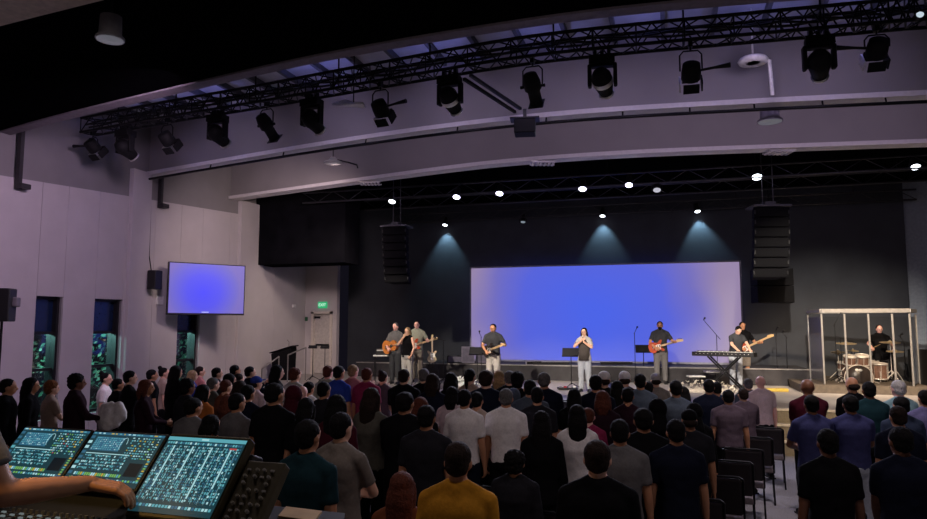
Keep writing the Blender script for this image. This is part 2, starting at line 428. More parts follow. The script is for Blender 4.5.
def hand_mb(mb, w, e, side, curl=0.5, r=1.0, up=None):
    """palm and five fingers hanging from wrist w, forearm coming from elbow e; side +1 right hand."""
    d = (V(w) - V(e)).normalized()
    n = V(up) if up else V((-side, 0.15, 0))              # back-to-palm direction
    n = (n - d * n.dot(d)).normalized(); s = d.cross(n)   # s: across the knuckles
    if s.dot(V((0, 1, 0.4))) < 0: s = -s                  # thumb side looks forward or up
    w = V(w)
    P = lambda a, b, c: w + d * a + s * b + n * c
    for b in (-0.026, -0.009, 0.009, 0.026):
        mb.chain([P(0.0, b * 0.6, 0), P(0.085, b, 0)], [0.016 * r, 0.0125 * r], 8)
    for b, L in ((0.028, 0.068), (0.0095, 0.078), (-0.0095, 0.073), (-0.027, 0.056)):
        q = [P(0.085, b, 0)]; a = 0.25 * curl
        for k, l in enumerate((0.45, 0.32, 0.25)):
            a += curl * (0.75 if k else 0.5)
            q.append(q[-1] + (d * math.cos(a) + n * math.sin(a)) * (L * l * 1.05))
        mb.chain(q, [0.0105 * r, 0.0098 * r, 0.009 * r, 0.0078 * r], 8)
    q = [P(0.018, 0.022, 0.004), P(0.045, 0.048, 0.014), P(0.075, 0.056, 0.024 + 0.012 * curl), P(0.098, 0.050, 0.034 + 0.016 * curl)]
    mb.chain(q, [0.014 * r, 0.0125 * r, 0.011 * r, 0.009 * r], 8)

class Fig:
    """joint positions of one posed figure, 1.75 m tall, feet at the origin, facing +Y"""
    def __init__(s, sex='m', pose='down', lean=0, headpitch=0, headyaw=0, legs='stand', wr=None, hr=None, wl=None, hl=None, shx=None, hdir=None):
        s.hdir = hdir or {}
        s.sex = sex
        p = POSES[pose]
        s.lean = Matrix.Translation((0, 0, 0.95)) @ Matrix.Rotation(-lean, 4, 'X') @ Matrix.Translation((0, 0, -0.95))
        s.headM = s.lean @ Matrix.Translation((0, -0.005, 1.52)) @ Matrix.Rotation(headyaw, 4, 'Z') @ Matrix.Rotation(-headpitch, 4, 'X') @ Matrix.Translation((0, 0.005, -1.52))
        s.sx = shx or SHX[sex]
        s.arms = []
        for sg, w, h in ((1, wr or p[0], hr or p[1]), (-1, wl or p[2], hl or p[3])):
            S = s.lean @ V((sg * s.sx, -0.005, 1.418))
            W = V(w) if (wr and sg > 0) or (wl and sg < 0) else s.lean @ V(w)
            E, W = ik(S, W, 0.285, 0.255, h)
            s.arms.append((sg, S, E, W))
        hipx = 0.092
        s.legs = []
        for sg in (1, -1):
            if legs == 'sit': q = [(sg * hipx, 0, 0.90), (sg * 0.17, 0.40, 0.94), (sg * 0.18, 0.42, 0.70), (sg * 0.18, 0.42, 0.52)]
            else: q = [(sg * hipx, 0, 0.88), (sg * 0.10, 0.012, 0.49), (sg * 0.105, -0.012, 0.33), (sg * 0.11, -0.02, 0.085)]
            s.legs.append((sg, [V(a) for a in q]))
        s.sit = legs == 'sit'
    def torso(s, g=0.0, zmin=0.80, zmax=1.5, hang=0):
        rings = []
        for z, rx, ry in TORSO[s.sex]:
            if z < zmin - 0.001 or z > zmax: continue
            if hang and z < 1.2: rx = max(rx, hang); ry = max(ry, hang * 0.66)
            rings.append((0, -0.005, z, rx + g, ry + g))
        return rings
    def body(s, curl=0.6, vox=0.014, ups=(None, None), hand_vox=0.0055, face=True):
        mb = MB()
        mb.loft(s.torso(), 24, M=s.lean, e=2.3)
        for sg, S, E, W in s.arms:
            mb.chain([S, S.lerp(E, 0.5), E, E.lerp(W, 0.3), W], [0.058, 0.047, 0.039, 0.040, 0.027], 12)
            mb.chain([s.lean @ V((sg * 0.038, -0.014, 1.500)), s.lean @ V((sg * s.sx * 0.92, -0.01, 1.434))], [0.045, 0.046], 10)
        for sg, q in s.legs:
            mb.chain(q, [0.088, 0.057, 0.053, 0.036], 12)
            f = q[3]; mb.chain([f + V((0, -0.02, -0.045)), f + V((sg * 0.012, 0.14, -0.055))], [0.036, 0.030], 10)
        H = s.headM
        mb.chain([s.lean @ V((0, -0.005, 1.47)), H @ V((0, 0.0, 1.58))], [0.058, 0.055], 12)
        mb.ell((0, 0.012, 1.657), (0.075, 0.094, 0.092), 20, 14, M=H)
        mb.ell((0, 0.036, 1.592), (0.056, 0.066, 0.068), 16, 10, M=H)
        for sg in (1, -1): mb.ell((sg * 0.074, 0.002, 1.625), (0.013, 0.024, 0.033), 10, 8, M=H)
        if face:
            mb.chain([H @ V((0, 0.104, 1.645)), H @ V((0, 0.121, 1.612))], [0.010, 0.0145], 8)
            mb.ell((0, 0.094, 1.578), (0.024, 0.014, 0.010), 10, 6, M=H)
            for sg in (1, -1): mb.ell((sg * 0.031, 0.094, 1.662), (0.024, 0.012, 0.008), 10, 6, M=H)
        me = remesh(mb, vox, 3)
        ex = MB()
        for (sg, S, E, W), up in zip(s.arms, ups):
            h = MB(); h.chain([E.lerp(W, 0.55), W], [0.031, 0.025], 10); hand_mb(h, W, (W - V(s.hdir[sg])) if sg in s.hdir else E, sg, curl, up=up)
            hm = remesh(h, hand_vox, 2)
            ex.add([v.co for v in hm.vertices], [tuple(p.vertices) for p in hm.polygons], 0, True); bpy.data.meshes.remove(hm)
        for sg in (1, -1):
            ex.ell((sg * 0.030, 0.0945, 1.640), (0.013, 0.008, 0.0065), 10, 6, 1, M=H)
        a = MB(); a.add([v.co for v in me.vertices], [tuple(p.vertices) for p in me.polygons], 0, True)
        o = len(a.v); a.v += ex.v; a.f += [[i + o for i in f] for f in ex.f]; a.mi += ex.mi; a.sm += ex.sm
        bpy.data.meshes.remove(me)
        return a.mesh('person')
    def shirt(s, kind='tee', vox=0.015):
        mb = MB(); zm = {'tee': 0.86, 'long': 0.86, 'tank': 0.86, 'jacket': 0.80}[kind]; g = 0.020 if kind == 'jacket' else 0.015
        r = s.torso(g, zm, 1.47, 0.152 if s.sex == 'm' else 0.142) + ([(0, -0.010, 1.50, 0.084, 0.080), (0, -0.012, 1.532, 0.070, 0.072)] if s.sex == 'm' and kind != 'tank' else [(0, -0.010, 1.500, 0.072, 0.074)])
        rings = [(x, y, zz, rx, ry) for x, y, zz, rx, ry in r]
        mb.loft(rings, 28, M=s.lean, e=2.3)
        for sg, S, E, W in s.arms:
            mb.chain([s.lean @ V((sg * 0.040, -0.014, 1.498)), s.lean @ V((sg * s.sx * 0.92, -0.01, 1.432))], [0.054, 0.056], 10)
            if kind == 'tee': mb.chain([S, S.lerp(E, 0.4)], [0.064, 0.060], 12); mb.cone(S.lerp(E, 0.4), S.lerp(E, 0.74), 0.060, 0.058, 14)
            elif kind in ('long', 'jacket'): mb.chain([S, S.lerp(E, 0.5), E, W.lerp(E, 0.12)], [0.064, 0.057, 0.051, 0.038], 12)
        return remesh(mb, vox, 3, 0.006, 14, 'shirt')
    def pants(s, kind='long', vox=0.015):
        mb = MB(); g = 0.016
        mb.loft([(0, -0.005, z, rx + g, ry + g) for z, rx, ry in TORSO[s.sex] if z < 1.0], 24, e=2.3)
        for sg, q in s.legs:
            if kind == 'long': mb.chain([q[0], q[1]], [0.106, 0.082], 12); mb.cone(q[1], q[3], 0.082, 0.066, 14); mb.ell(q[1], 0.082)
            elif kind == 'shorts': mb.chain([q[0], q[0].lerp(q[1], 0.5)], [0.108, 0.098], 12); mb.cone(q[0].lerp(q[1], 0.5), q[0].lerp(q[1], 0.96), 0.098, 0.088, 14)
        if kind == 'skirt': mb.loft([(0, 0, 0.45, 0.24, 0.19), (0, 0, 0.9, 0.185, 0.14)], 24)
        return remesh(mb, vox, 2, 0.006, 13, 'trousers')
    def shoe(s):
        mb = MB()
        for sg, q in s.legs:
            f = q[3]; b = f + V((0, -0.02, -0.040)); t = f + V((sg * 0.012, 0.155, -0.048))
            mb.chain([b, b.lerp(t, 0.5), t], [0.045, 0.043, 0.036], 10)
            z = f.z - 0.075; mb.box(((b.x + t.x) / 2, (b.y + t.y) / 2, z), (0.085, 0.27, 0.022))
        return mb.mesh('shoes')
    def hair(s, st):
        mb = MB(); H = s.headM; amp = 0.004
        if st == 'none': return None
        if st == 'short':
            mb.ell((0, -0.006, 1.672), (0.081, 0.098, 0.088), 20, 14, M=H); mb.ell((0, -0.035, 1.625), (0.074, 0.062, 0.07), 16, 10, M=H)
        elif st == 'ring':
            mb.ell((0, -0.04, 1.62), (0.081, 0.065, 0.05), 20, 12, M=H)
        elif st == 'curly':
            mb.ell((0, -0.012, 1.680), (0.094, 0.106, 0.098), 20, 14, M=H); mb.ell((0, -0.045, 1.615), (0.084, 0.066, 0.075), 16, 10, M=H); amp = 0.012
        elif st in ('long', 'halflong'):
            mb.ell((0, -0.006, 1.674), (0.085, 0.100, 0.090), 20, 14, M=H)
            zb = 1.30 if st == 'long' else 1.45
            mb.loft([(0, -0.075, zb, 0.055, 0.022), (0, -0.085, zb + 0.1, 0.088, 0.038), (0, -0.072, 1.55, 0.098, 0.055), (0, -0.04, 1.62, 0.096, 0.075), (0, -0.01, 1.70, 0.07, 0.08)], 18, M=H)
            for sg in (1, -1): mb.chain([H @ V((sg * 0.072, 0.02, 1.66)), H @ V((sg * 0.082, 0.0, 1.56)), H @ V((sg * 0.085, -0.03, 1.48))], [0.025, 0.026, 0.022], 8)
        elif st == 'pony':
            mb.ell((0, -0.008, 1.672), (0.080, 0.098, 0.088), 20, 14, M=H); mb.ell((0, -0.035, 1.625), (0.072, 0.062, 0.06), 16, 10, M=H)
            mb.chain([H @ V((0, -0.10, 1.69)), H @ V((0, -0.145, 1.66)), H @ V((0, -0.135, 1.55)), H @ V((0, -0.12, 1.44))], [0.03, 0.034, 0.03, 0.012], 10)
        elif st == 'bun':
            mb.ell((0, -0.008, 1.672), (0.080, 0.098, 0.088), 20, 14, M=H); mb.ell((0, -0.035, 1.625), (0.072, 0.062, 0.06), 16, 10, M=H)
            mb.ell((0, -0.075, 1.755), (0.046, 0.046, 0.042), 14, 10, M=H)
        elif st == 'beanie':
            mb.ell((0, -0.002, 1.684), (0.088, 0.106, 0.088), 20, 14, M=H); mb.lathe([(0.089, -0.02), (0.094, 0), (0.089, 0.02)], 20, M=H @ Matrix.Translation((0, 0.0, 1.668)) @ Matrix.Scale(1.12, 4, (0, 1, 0))); amp = 0.002
        elif st == 'cap':
            mb.ell((0, 0.004, 1.688), (0.084, 0.102, 0.078), 20, 14, M=H)
            mb.loft([(0, 0.135, 1.69, 0.062, 0.06), (0, 0.135, 1.702, 0.06, 0.056)], 18, M=H); amp = 0.0
        elif st == 'hood':
            mb.ell((0, -0.022, 1.66), (0.103, 0.11, 0.120), 20, 14, M=H); mb.chain([H @ V((0, -0.05, 1.56)), s.lean @ V((0, -0.05, 1.45))], [0.092, 0.12], 12)
        return remesh(mb, 0.011, 2, amp, 45, 'hair')

CACHE = {}
def cached(key, fn):
    if key not in CACHE: CACHE[key] = fn()
    return CACHE[key]
def slot(o, ms):
    if not isinstance(ms, (list, tuple)): ms = [ms]
    while len(o.data.materials) < len(ms): o.data.materials.append(None)
    for i, m in enumerate(ms):
        o.material_slots[i].link = 'OBJECT'; o.material_slots[i].material = m
def dress(fig, key, loc, rz, scale, skin, top, topc, legs, legc, hair, hairc, curl=0.6, ups=(None, None), hv=0.0075, shoes=True, vox=0.014):
    """link a person (body is the top-level mesh) with hair and clothes as children; meshes shared between people of one build"""
    b = link('person', cached(key + ('body',), lambda: fig().body(curl, vox, ups, hv)))
    slot(b, [m_skin(skin), m_eye]); b.location = loc; b.rotation_euler = (0, 0, rz); b.scale = scale
    def add(nm, k, fn, m):
        me = cached(k, fn)
        if me is None: return
        o = link(nm, me, b); slot(o, m)
    add('shirt', key + ('top', top), lambda: fig().shirt(top), m_cloth(topc))
    if legs: add({'shorts': 'shorts', 'skirt': 'skirt'}.get(legs, 'trousers'), key + ('leg', legs), lambda: fig().pants(legs), m_cloth(legc))
    if shoes and legs: add('shoes', key + ('shoe',), lambda: fig().shoe(), m_shoe)
    nm = {'cap': 'cap', 'beanie': 'beanie', 'hood': 'hood'}.get(hair, 'hair')
    hm = m_cloth(hairc) if nm != 'hair' else m_hair(hairc)
    add(nm, key[:3] + ('hair', hair) if len(key) == 2 else key + ('hair', hair), lambda: fig().hair(hair), hm)
    if nm == 'cap': add('hair', key + ('hair', 'ring'), lambda: fig().hair('ring'), m_hair('brown'))
    return b
# ------------------------------------------------------------------ the crowd
DBG = False
# px of the head, py of the head top, rough depth, sex, pose, top, colour, hair, hair colour, skin, trousers, extra turn (deg), label
CR = [
(8,378,9.5,'m','down','jacket','black','short','black','tan','black',-25,'dark silhouetted person standing at the wall side edge, left of first window'),
(31,377,10,'f','down','jacket','black','long','black','tan','black',-25,'long-haired person in black jacket standing in front of the first window'),
(52,379,10.6,'f','front','tee','tan','curly','rust_h','light','black',-15,'auburn-haired person in tan top just right of first window'),
(77,372,10,'m','front','jacket','plum','curly','black','brown','black',-20,'curly dark-haired person in dark plum jacket between the first two windows'),
(106,371,12.3,'f','down','tee','white','bun','black','light','grey',-30,'person with hair bun and white top before the second window'),
(118,378,11.5,'m','down','jacket','black','short','black','tan','black',-10,'dark-clothed person half behind the bun-haired woman in white'),
(130,370,11,'f','face','long','black','short','black','light','black',-25,'person in black touching own face, in front of the front pilaster'),
(146,379,10,'f','front','long','plum','halflong','red','tan','stone',-40,'reddish-haired person in plum sleeves and stone trousers reaching forward'),
(152,369,13,'m','down','tee','black','short','black','tan','black',-15,'short-haired person in black standing behind the reddish-haired one, below wall speaker'),
(164,366,13.6,'f','down','tee','tan','bun','black','light','black',-10,'tan-topped person with dark bun below the hanging television'),
(176,365,12,'f','down','jacket','black','long','black','tan','black',-5,'tall long-haired person in black below television, left of third window'),
(187.5,377,9.5,'m','down','jacket','charcoal','curly','black','brown','black',-10,'dark curly-haired person in charcoal jacket under the third window'),
(192.5,370,13.6,'f','down','tee','royal','halflong','blonde','light','denim',-15,'fair-haired person in royal blue top beneath the television'),
(200,366,14,'m','down','tee','salmon','short','brown','light','denim',-10,'brown-haired person in salmon top beneath right side of television'),
(203,384,9.4,'f','down','tee','orange','halflong','black','tan','black',-10,'dark-haired person in bright orange top among dark-clothed neighbours'),
(217,367,13,'m','clap','long','charcoal','short','black','light','black',-10,'person in charcoal clapping hands high below television corner'),
(213,377,10.5,'m','down','tee','olive','short','grey','light','black',-10,'grey-haired person in olive tee behind the orange-topped one'),
(226,379,10.2,'f','down','tee','rust','short','red','light','denim',-10,'red-haired person in rust top right of the grey-haired olive tee'),
(235,364.5,13.5,'m','down','tee','charcoal','short','black','tan','black',-5,'dark-haired person in charcoal in front of rear pilaster'),
(238.5,373,12,'m','down','tee','black','short','brown','light','black',-5,'brown-haired person in black tee before the rear pilaster base'),
(229.5,373,11.3,'f','down','tee','maroon','halflong','black','tan','black',-5,'dark-haired person in maroon top left of rear pilaster'),
(240,380,10,'f','down','tee','sage','halflong','brown','light','stone',-5,'brown-haired person in pale sage top before the rear pilaster'),
(250,366,13,'m','clap','long','navy','short','black','light','black',-20,'navy-sleeved person with raised hands left of the black lectern'),
(256,376,11,'m','down','tee','pink','cap','royal','light','denim',-15,'person wearing a royal blue cap and pale pink top'),
(248,384,8.6,'m','down','long','navy','short','black','tan','navy',-5,'tall person in plain navy long sleeves in front of blue cap'),
(211,414,8.0,'f','front','tee','rust','halflong','black','tan','black',-5,'person in rust top just above the third console screen'),
(193,397,8.3,'m','down','jacket','grey','short','black','tan','black',-10,'broad person in grey jacket above the gap between console screens'),
(228,395,8.2,'f','down','tee','olive','halflong','red','light','black',-5,'red-haired person in olive top left of the grey tee'),
(237,392,7.9,'m','down','tee','grey','short','black','tan','black',-5,'dark-haired person in grey tee above right corner of console'),
(277,364.5,11.2,'f','down','tee','black','long','black','light','black',-20,'long-haired woman in black directly below the lectern'),
(295,367,11,'m','down','tee','stone','short','red','light','denim',-5,'reddish-haired person in light stone tee right of lectern'),
(274.5,382,7.2,'m','down','tee','black','short','black','tan','black',0,'big dark-haired person in black tee below the lectern, nearer camera'),
(295,384,8.6,'f','down','long','maroon','hood','maroon','tan','black',0,'person in maroon hood standing behind the large black tee'),
(302,386,10,'m','down','tee','white','none','black','pink','stone',0,'bald-headed person in white tee beside the maroon hood'),
(309,381,10.6,'f','down','tee','white','short','black','tan','denim',0,'dark-haired person in white top behind the bald man'),
(306.5,397,7,'f','down','tee','black','halflong','black','tan','black',0,'dark bob-haired person in black right of maroon hood'),
(328,365,11.3,'m','down','tee','sage','short','red','pink','stone',0,'reddish-haired person in pale sage tee below the exit door'),
(324,381,8.9,'m','down','jacket','charcoal','short','black','tan','black',0,'dark-haired person in charcoal jacket below the exit door, nearer row'),
(338.8,365,11.2,'m','down','tee','royal','short','black','tan','denim',0,'dark-haired person in royal blue tee right of sage tee'),
(353,364,11.2,'m','down','tee','salmon','short','blonde','pink','denim',0,'blonde person in salmon tee between blue and magenta tees'),
(367,367,11.2,'m','down','tee','magenta','short','red','tan','black',0,'person in vivid magenta tee left of the guitar players'),
(383,369.5,12,'f','down','tee','mauve','bun','brown','light','denim',0,'brown-haired person with bun right of the magenta tee'),
(404,368.5,10.6,'m','front','tee','black','short','brown','light','black',0,'brown-haired person in black tee below the three musicians at left'),
(424,368,10.8,'m','down','tee','black','short','grey','light','black',0,'grey-haired person in black tee below the guitar on its stand'),
(432.5,373,9.6,'f','down','tee','navy','halflong','brown','light','navy',0,'brown-haired person in navy tee right of the grey-haired man in black'),
(371.5,387,7.6,'f','front','tee','olive','long','brown','light','black',0,'long brown-haired woman in olive tee below the magenta tee'),
(337,394,6.9,'f','down','tee','maroon','long','black','tan','black',0,'long black-haired person in maroon left of the olive-tee woman'),
(405,391,7.6,'m','front','jacket','black','short','black','tan','black',0,'broad person in black jacket right of the olive-tee woman'),
(420.5,396.5,8,'f','down','long','black','halflong','red','tan','black',0,'red-haired person in black behind the charcoal tee'),
(426.5,404,6.3,'m','down','tee','charcoal','short','black','tan','black',0,'dark-haired man in charcoal tee above and left of yellow shirt'),
(451,372,9.6,'f','down','tee','black','long','black','tan','black',0,'long black-haired person in black left of ponytail woman'),
(470,368,10,'f','down','tee','tan','pony','black','light','black',0,'woman with dark ponytail and tan top near stage centre left'),
(486,369.5,9.4,'m','down','tee','navy','short','brown','light','navy',0,'broad man in navy tee right of the ponytail woman'),
(499,370,11,'f','down','tee','bluegrey','halflong','blonde','light','denim',0,'blonde person in blue-grey top right of navy tee man'),
(509.5,370,10.6,'m','down','tee','black','short','grey','light','black',0,'grey-haired person in black at stage front, left of centre'),
(517.5,370.5,10,'f','down','tee','black','curly','black','brown','black',0,'curly black-haired person in black right of the grey-haired one at stage front'),
(530,379,9.1,'m','down','tee','bluegrey','short','black','tan','denim',0,'dark-haired person in blue-grey tee left of the navy jacket man'),
(544,371.5,9.5,'m','down','long','navy','short','grey','tan','navy',0,'tall man in dark navy jacket left of centre stage floor'),
(464.5,388.5,8.1,'m','down','tee','white','short','black','tan','navy',0,'dark-haired man in white tee, left one of two white tees'),
(506,387.5,8.1,'m','down','tee','white','short','grey','tan','black',0,'grey-haired man in white tee, right one of two white tees'),
(452,386,8.9,'f','down','tee','pink','halflong','black','tan','black',0,'dark-haired person in pale pink behind the left white tee'),
(477,391,8.9,'f','down','tee','tan','short','black','tan','black',0,'dark-haired person in tan top between the two white tees'),
(514,387,9.2,'f','down','tee','bluegrey','hood','bluegrey','light','black',0,'person in blue-grey hood behind the right white tee'),
(537,386,8.1,'m','down','tee','charcoal','short','black','tan','black',0,'dark-haired man in charcoal tee right of the grey-haired white tee'),
(541.5,410,6.5,'f','down','long','black','long','black','tan','black',0,'long black-haired woman in black below the charcoal tee man'),
(574,388,8.5,'f','down','tee','black','long','black','tan','black',0,'woman with long straight black hair below the singer'),
(595.5,374,9.2,'m','down','long','navy','short','black','tan','navy',0,'dark-haired person in navy long sleeves right of the singer'),
(604,371,10,'m','down','tee','black','cap','white','light','black',0,'person in white cap and black tee right of the singer'),
(617,380,9.6,'f','down','long','black','long','black','tan','black',0,'long black-haired woman in black between two white-capped people'),
(624.5,371,10.5,'m','down','tee','plum','cap','white','light','black',0,'person in white cap and plum tee left of the guitarist on stage'),
(640,373,9.6,'m','down','tee','bluegrey','short','black','tan','denim',0,'dark-haired person in blue-grey tee below guitarist at stage right'),
(655.5,373,10.8,'m','down','tee','taupe','cap','stone','light','black',0,'person in stone cap and taupe tee below guitarist with red guitar'),
(648,381,10.6,'f','down','tee','black','short','black','tan','black',0,'small dark-haired person in black between blue-grey tee and stone cap'),
(602.5,390,8.1,'f','front','long','plum','halflong','red','tan','black',0,'auburn-haired person in plum sleeves below the white cap'),
(627.5,386.5,8.6,'f','down','tee','plum','short','black','tan','black',0,'short dark-haired person in plum tee right of the auburn-haired one'),
(577,404,7,'f','front','tee','white','long','black','tan','stone',0,'woman with long black hair over a white tee'),
(588,407,7.9,'f','down','tee','magenta','short','red','pink','black',0,'red-haired person in magenta beside the woman in white tee'),
(619.5,418,5.9,'m','down','tee','grey','short','black','tan','black',0,'short-haired man in speckled grey tee right of the near black polo'),
(657,397,7.6,'m','down','long','black','hood','black','tan','black',0,'person in black hood right of the plum tees'),
(643,407,6.8,'m','down','jacket','black','short','black','tan','black',0,'very broad person in black jacket behind the grey tee man'),
(675.6,379.5,9.2,'m','down','tee','bluegrey','short','black','tan','black',0,'dark-haired man in blue-grey tee left of the keyboard'),
(683,386,10.2,'f','down','tee','aqua','halflong','black','tan','denim',0,'small person in aqua top left of the keyboard stand'),
(708.6,378.6,9.2,'m','down','tee','navy','short','black','tan','navy',0,'dark-haired man in navy tee below the keyboard'),
(716.5,381.5,10,'f','down','tee','denim','short','black','tan','denim',0,'dark-haired person in denim blue below the keyboard stand'),
(728,389,8.9,'m','down','tee','mauve','short','black','tan','black',0,'man in plain mauve tee left of the aisle chairs'),
(743,387.5,9.8,'m','front','long','mauve','short','brown','light','black',0,'brown-haired man in mauve long sleeves behind the pink tee man'),
(748,378,10.8,'m','down','tee','bluegrey','short','grey','light','black',0,'grey-haired man left of the bald man in pink tee'),
(760.5,376,10.6,'m','down','tee','pink','none','black','pink','black',0,'bald man in pale pink tee at the aisle front'),
(694,401.5,7.7,'f','down','long','black','hood','black','tan','black',0,'black-hooded person left of the plain mauve tee'),
(689,409,6.8,'m','down','tee','charcoal','cap','black','tan','black',0,'man in black cap and charcoal tee left of the aisle'),
(675.6,418,5.9,'m','down','tee','navy','short','black','tan','navy',0,'near man in dark navy tee, left of the empty aisle chairs'),
(807.5,379,9.2,'m','clasp','tee','maroon','none','black','brown','black',0,'bald man in maroon tee at right side of aisle'),
(811,394,7.9,'m','front','tee','blue','short','black','brown','charcoal',0,'man in blue tee beside the aisle, below the bald maroon man'),
(852,377,9.4,'m','clasp','tee','black','ring','brown','tan','black',0,'balding man in black tee below the bass drum'),
(868.5,381,9.1,'m','down','tee','teal','short','black','brown','black',0,'short-haired man in dark teal tee right of the balding man'),
(850,394,7.9,'m','front','tee','blue','short','black','brown','paledenim',0,'man in blue tee with pale jeans, second from the aisle'),
(898,379.5,9.1,'m','clasp','tee','aqua','short','white','pink','stone',0,'white-haired man in pale aqua tee below the drummer'),
(900.7,395.7,8,'m','down','tee','denim','short','black','tan','black',0,'dark-haired person in denim blue below the white-haired man'),
(897.5,405,7,'m','down','tee','navy','short','brown','tan','navy',0,'brown-haired man in navy tee behind the near navy polo'),
(925,389,8.6,'m','down','tee','lilac','short','black','tan','black',0,'person in lilac tee at the right end of the crowd'),
(827,427.5,5.4,'m','down','tee','black','short','black','brown','black',0,'near man in black tee alone beside the aisle'),
(900,425.5,5.4,'m','clasp','tee','navy','short','black','brown','bluegrey',0,'near man in navy polo with grey trousers at right'),
(458,440,4.2,'m','down','tee','yellow','short','brown','tan','black',0,'short-haired man in mustard yellow tee nearest the camera'),
(597,438.5,4.3,'m','down','tee','black','short','brown','light','black',0,'near man in black polo right of the yellow tee'),
(308,418,4.9,'m','down','tee','teal','short','black','tan','denim',0,'man in dark teal tee right of the mixing console'),
(341,411,5.3,'m','front','tee','taupe','short','black','light','stone',-15,'person in taupe tee and pale trousers right of the teal tee'),
(402,471,4.4,'f','front','long','rust','long','red','light','black',0,'long auburn-haired woman in rust top left of the yellow tee'),
(515,448,6.0,'f','down','long','charcoal','curly','black','tan','black',0,'short curly-haired person in charcoal right of the yellow tee'),
]
HAIRS['rust_h'] = (0.16, 0.06, 0.02)
PEOPLE = []
# chairs: one prototype, copied part by part
m_vinyl = mat('black_chair_vinyl', (0.016, 0.012, 0.014), 0.35, var=0.2)
m_seat = mat('grey_chair_fabric', (0.16, 0.13, 0.14), 0.8, var=0.2, scale=40)
def make_chair():
    t = empty('stacking_chair')
    MB().box((0, 0.03, 0.45), (0.46, 0.44, 0.07)).build('seat', m_seat, t, bevel=0.02)
    M = Matrix.Translation((0, -0.21, 0.70)) @ Matrix.Rotation(R(8), 4, 'X')
    MB().box((0, 0, 0), (0.45, 0.05, 0.38), 0, M).build('backrest', m_vinyl, t, bevel=0.022)
    fr = MB()
    for s in (-1, 1): fr.tube([(s * 0.235, -0.14, 0.42), (s * 0.235, -0.185, 0.55), (s * 0.235, -0.245, 0.88)], 0.012)
    fr.tube([(-0.235, -0.245, 0.88), (-0.2, -0.25, 0.905), (0.2, -0.25, 0.905), (0.235, -0.245, 0.88)], 0.012)
    fr.build('back_frame', m_metal, t)
    for s in (-1, 1):
        MB().tube([(s * 0.225, -0.15, 0.43), (s * 0.235, -0.25, 0.0)], 0.012).build('leg', m_metal, t)
        MB().tube([(s * 0.225, 0.22, 0.43), (s * 0.235, 0.25, 0.0)], 0.012).build('leg', m_metal, t)
    return t
def copy_tree(o, parent=None):
    c = o.copy(); COL.objects.link(c)
    if parent is not None: c.parent = parent
    for ch in list(o.children): copy_tree(ch, c)
    return c
proto = make_chair(); used = [False]
def put_chair(x, y, rz, label, group):
    c = proto if not used[0] else copy_tree(proto)
    used[0] = True
    c.location = (x, y, 0); c.rotation_euler = (0, 0, rz); tag(c, label, 'chair', group); return c
AIS = [(699, 497, 'empty chair by the aisle, front of the near navy tee, nearest the camera'), (721, 475, 'empty chair in second row from camera at the left side of the aisle'), (733, 460, 'empty chair in third row from camera at the left side of the aisle'),
       (745, 448, 'empty aisle chair in fourth row from camera behind the mauve long sleeves'), (756, 436.5, 'empty aisle chair in fifth row from camera near the bald man'), (768, 427, 'farthest empty aisle chair, just behind the bald man in pink')]
CH = []
for px, py, lb in AIS:
    p = on_z(px, py, 0.915); CH.append((p.x, p.y)); put_chair(p.x, p.y + 0.24, R(-6), lb, 'empty chairs along the aisle')
for px, py, lb in ((836, 508, 'empty chair right of the near man in black tee'), (564, 400, 'grey-backed chair left of the long straight black hair woman'), (646, 490, 'empty chair right of the near man in black polo'),
                   (388, 460, 'empty chair behind the olive-tee woman, right of the taupe tee'), (493, 486, 'empty chair just right of the yellow tee shoulder'),
                   (560, 470, 'empty chair below the black-haired woman in white tee'), (533, 509, 'empty chair between yellow tee and black polo, nearest the camera')):
    p = on_z(px, py, 0.915); CH.append((p.x, p.y)); put_chair(p.x, p.y + 0.24, R(-4), lb, 'empty chairs in the rows')

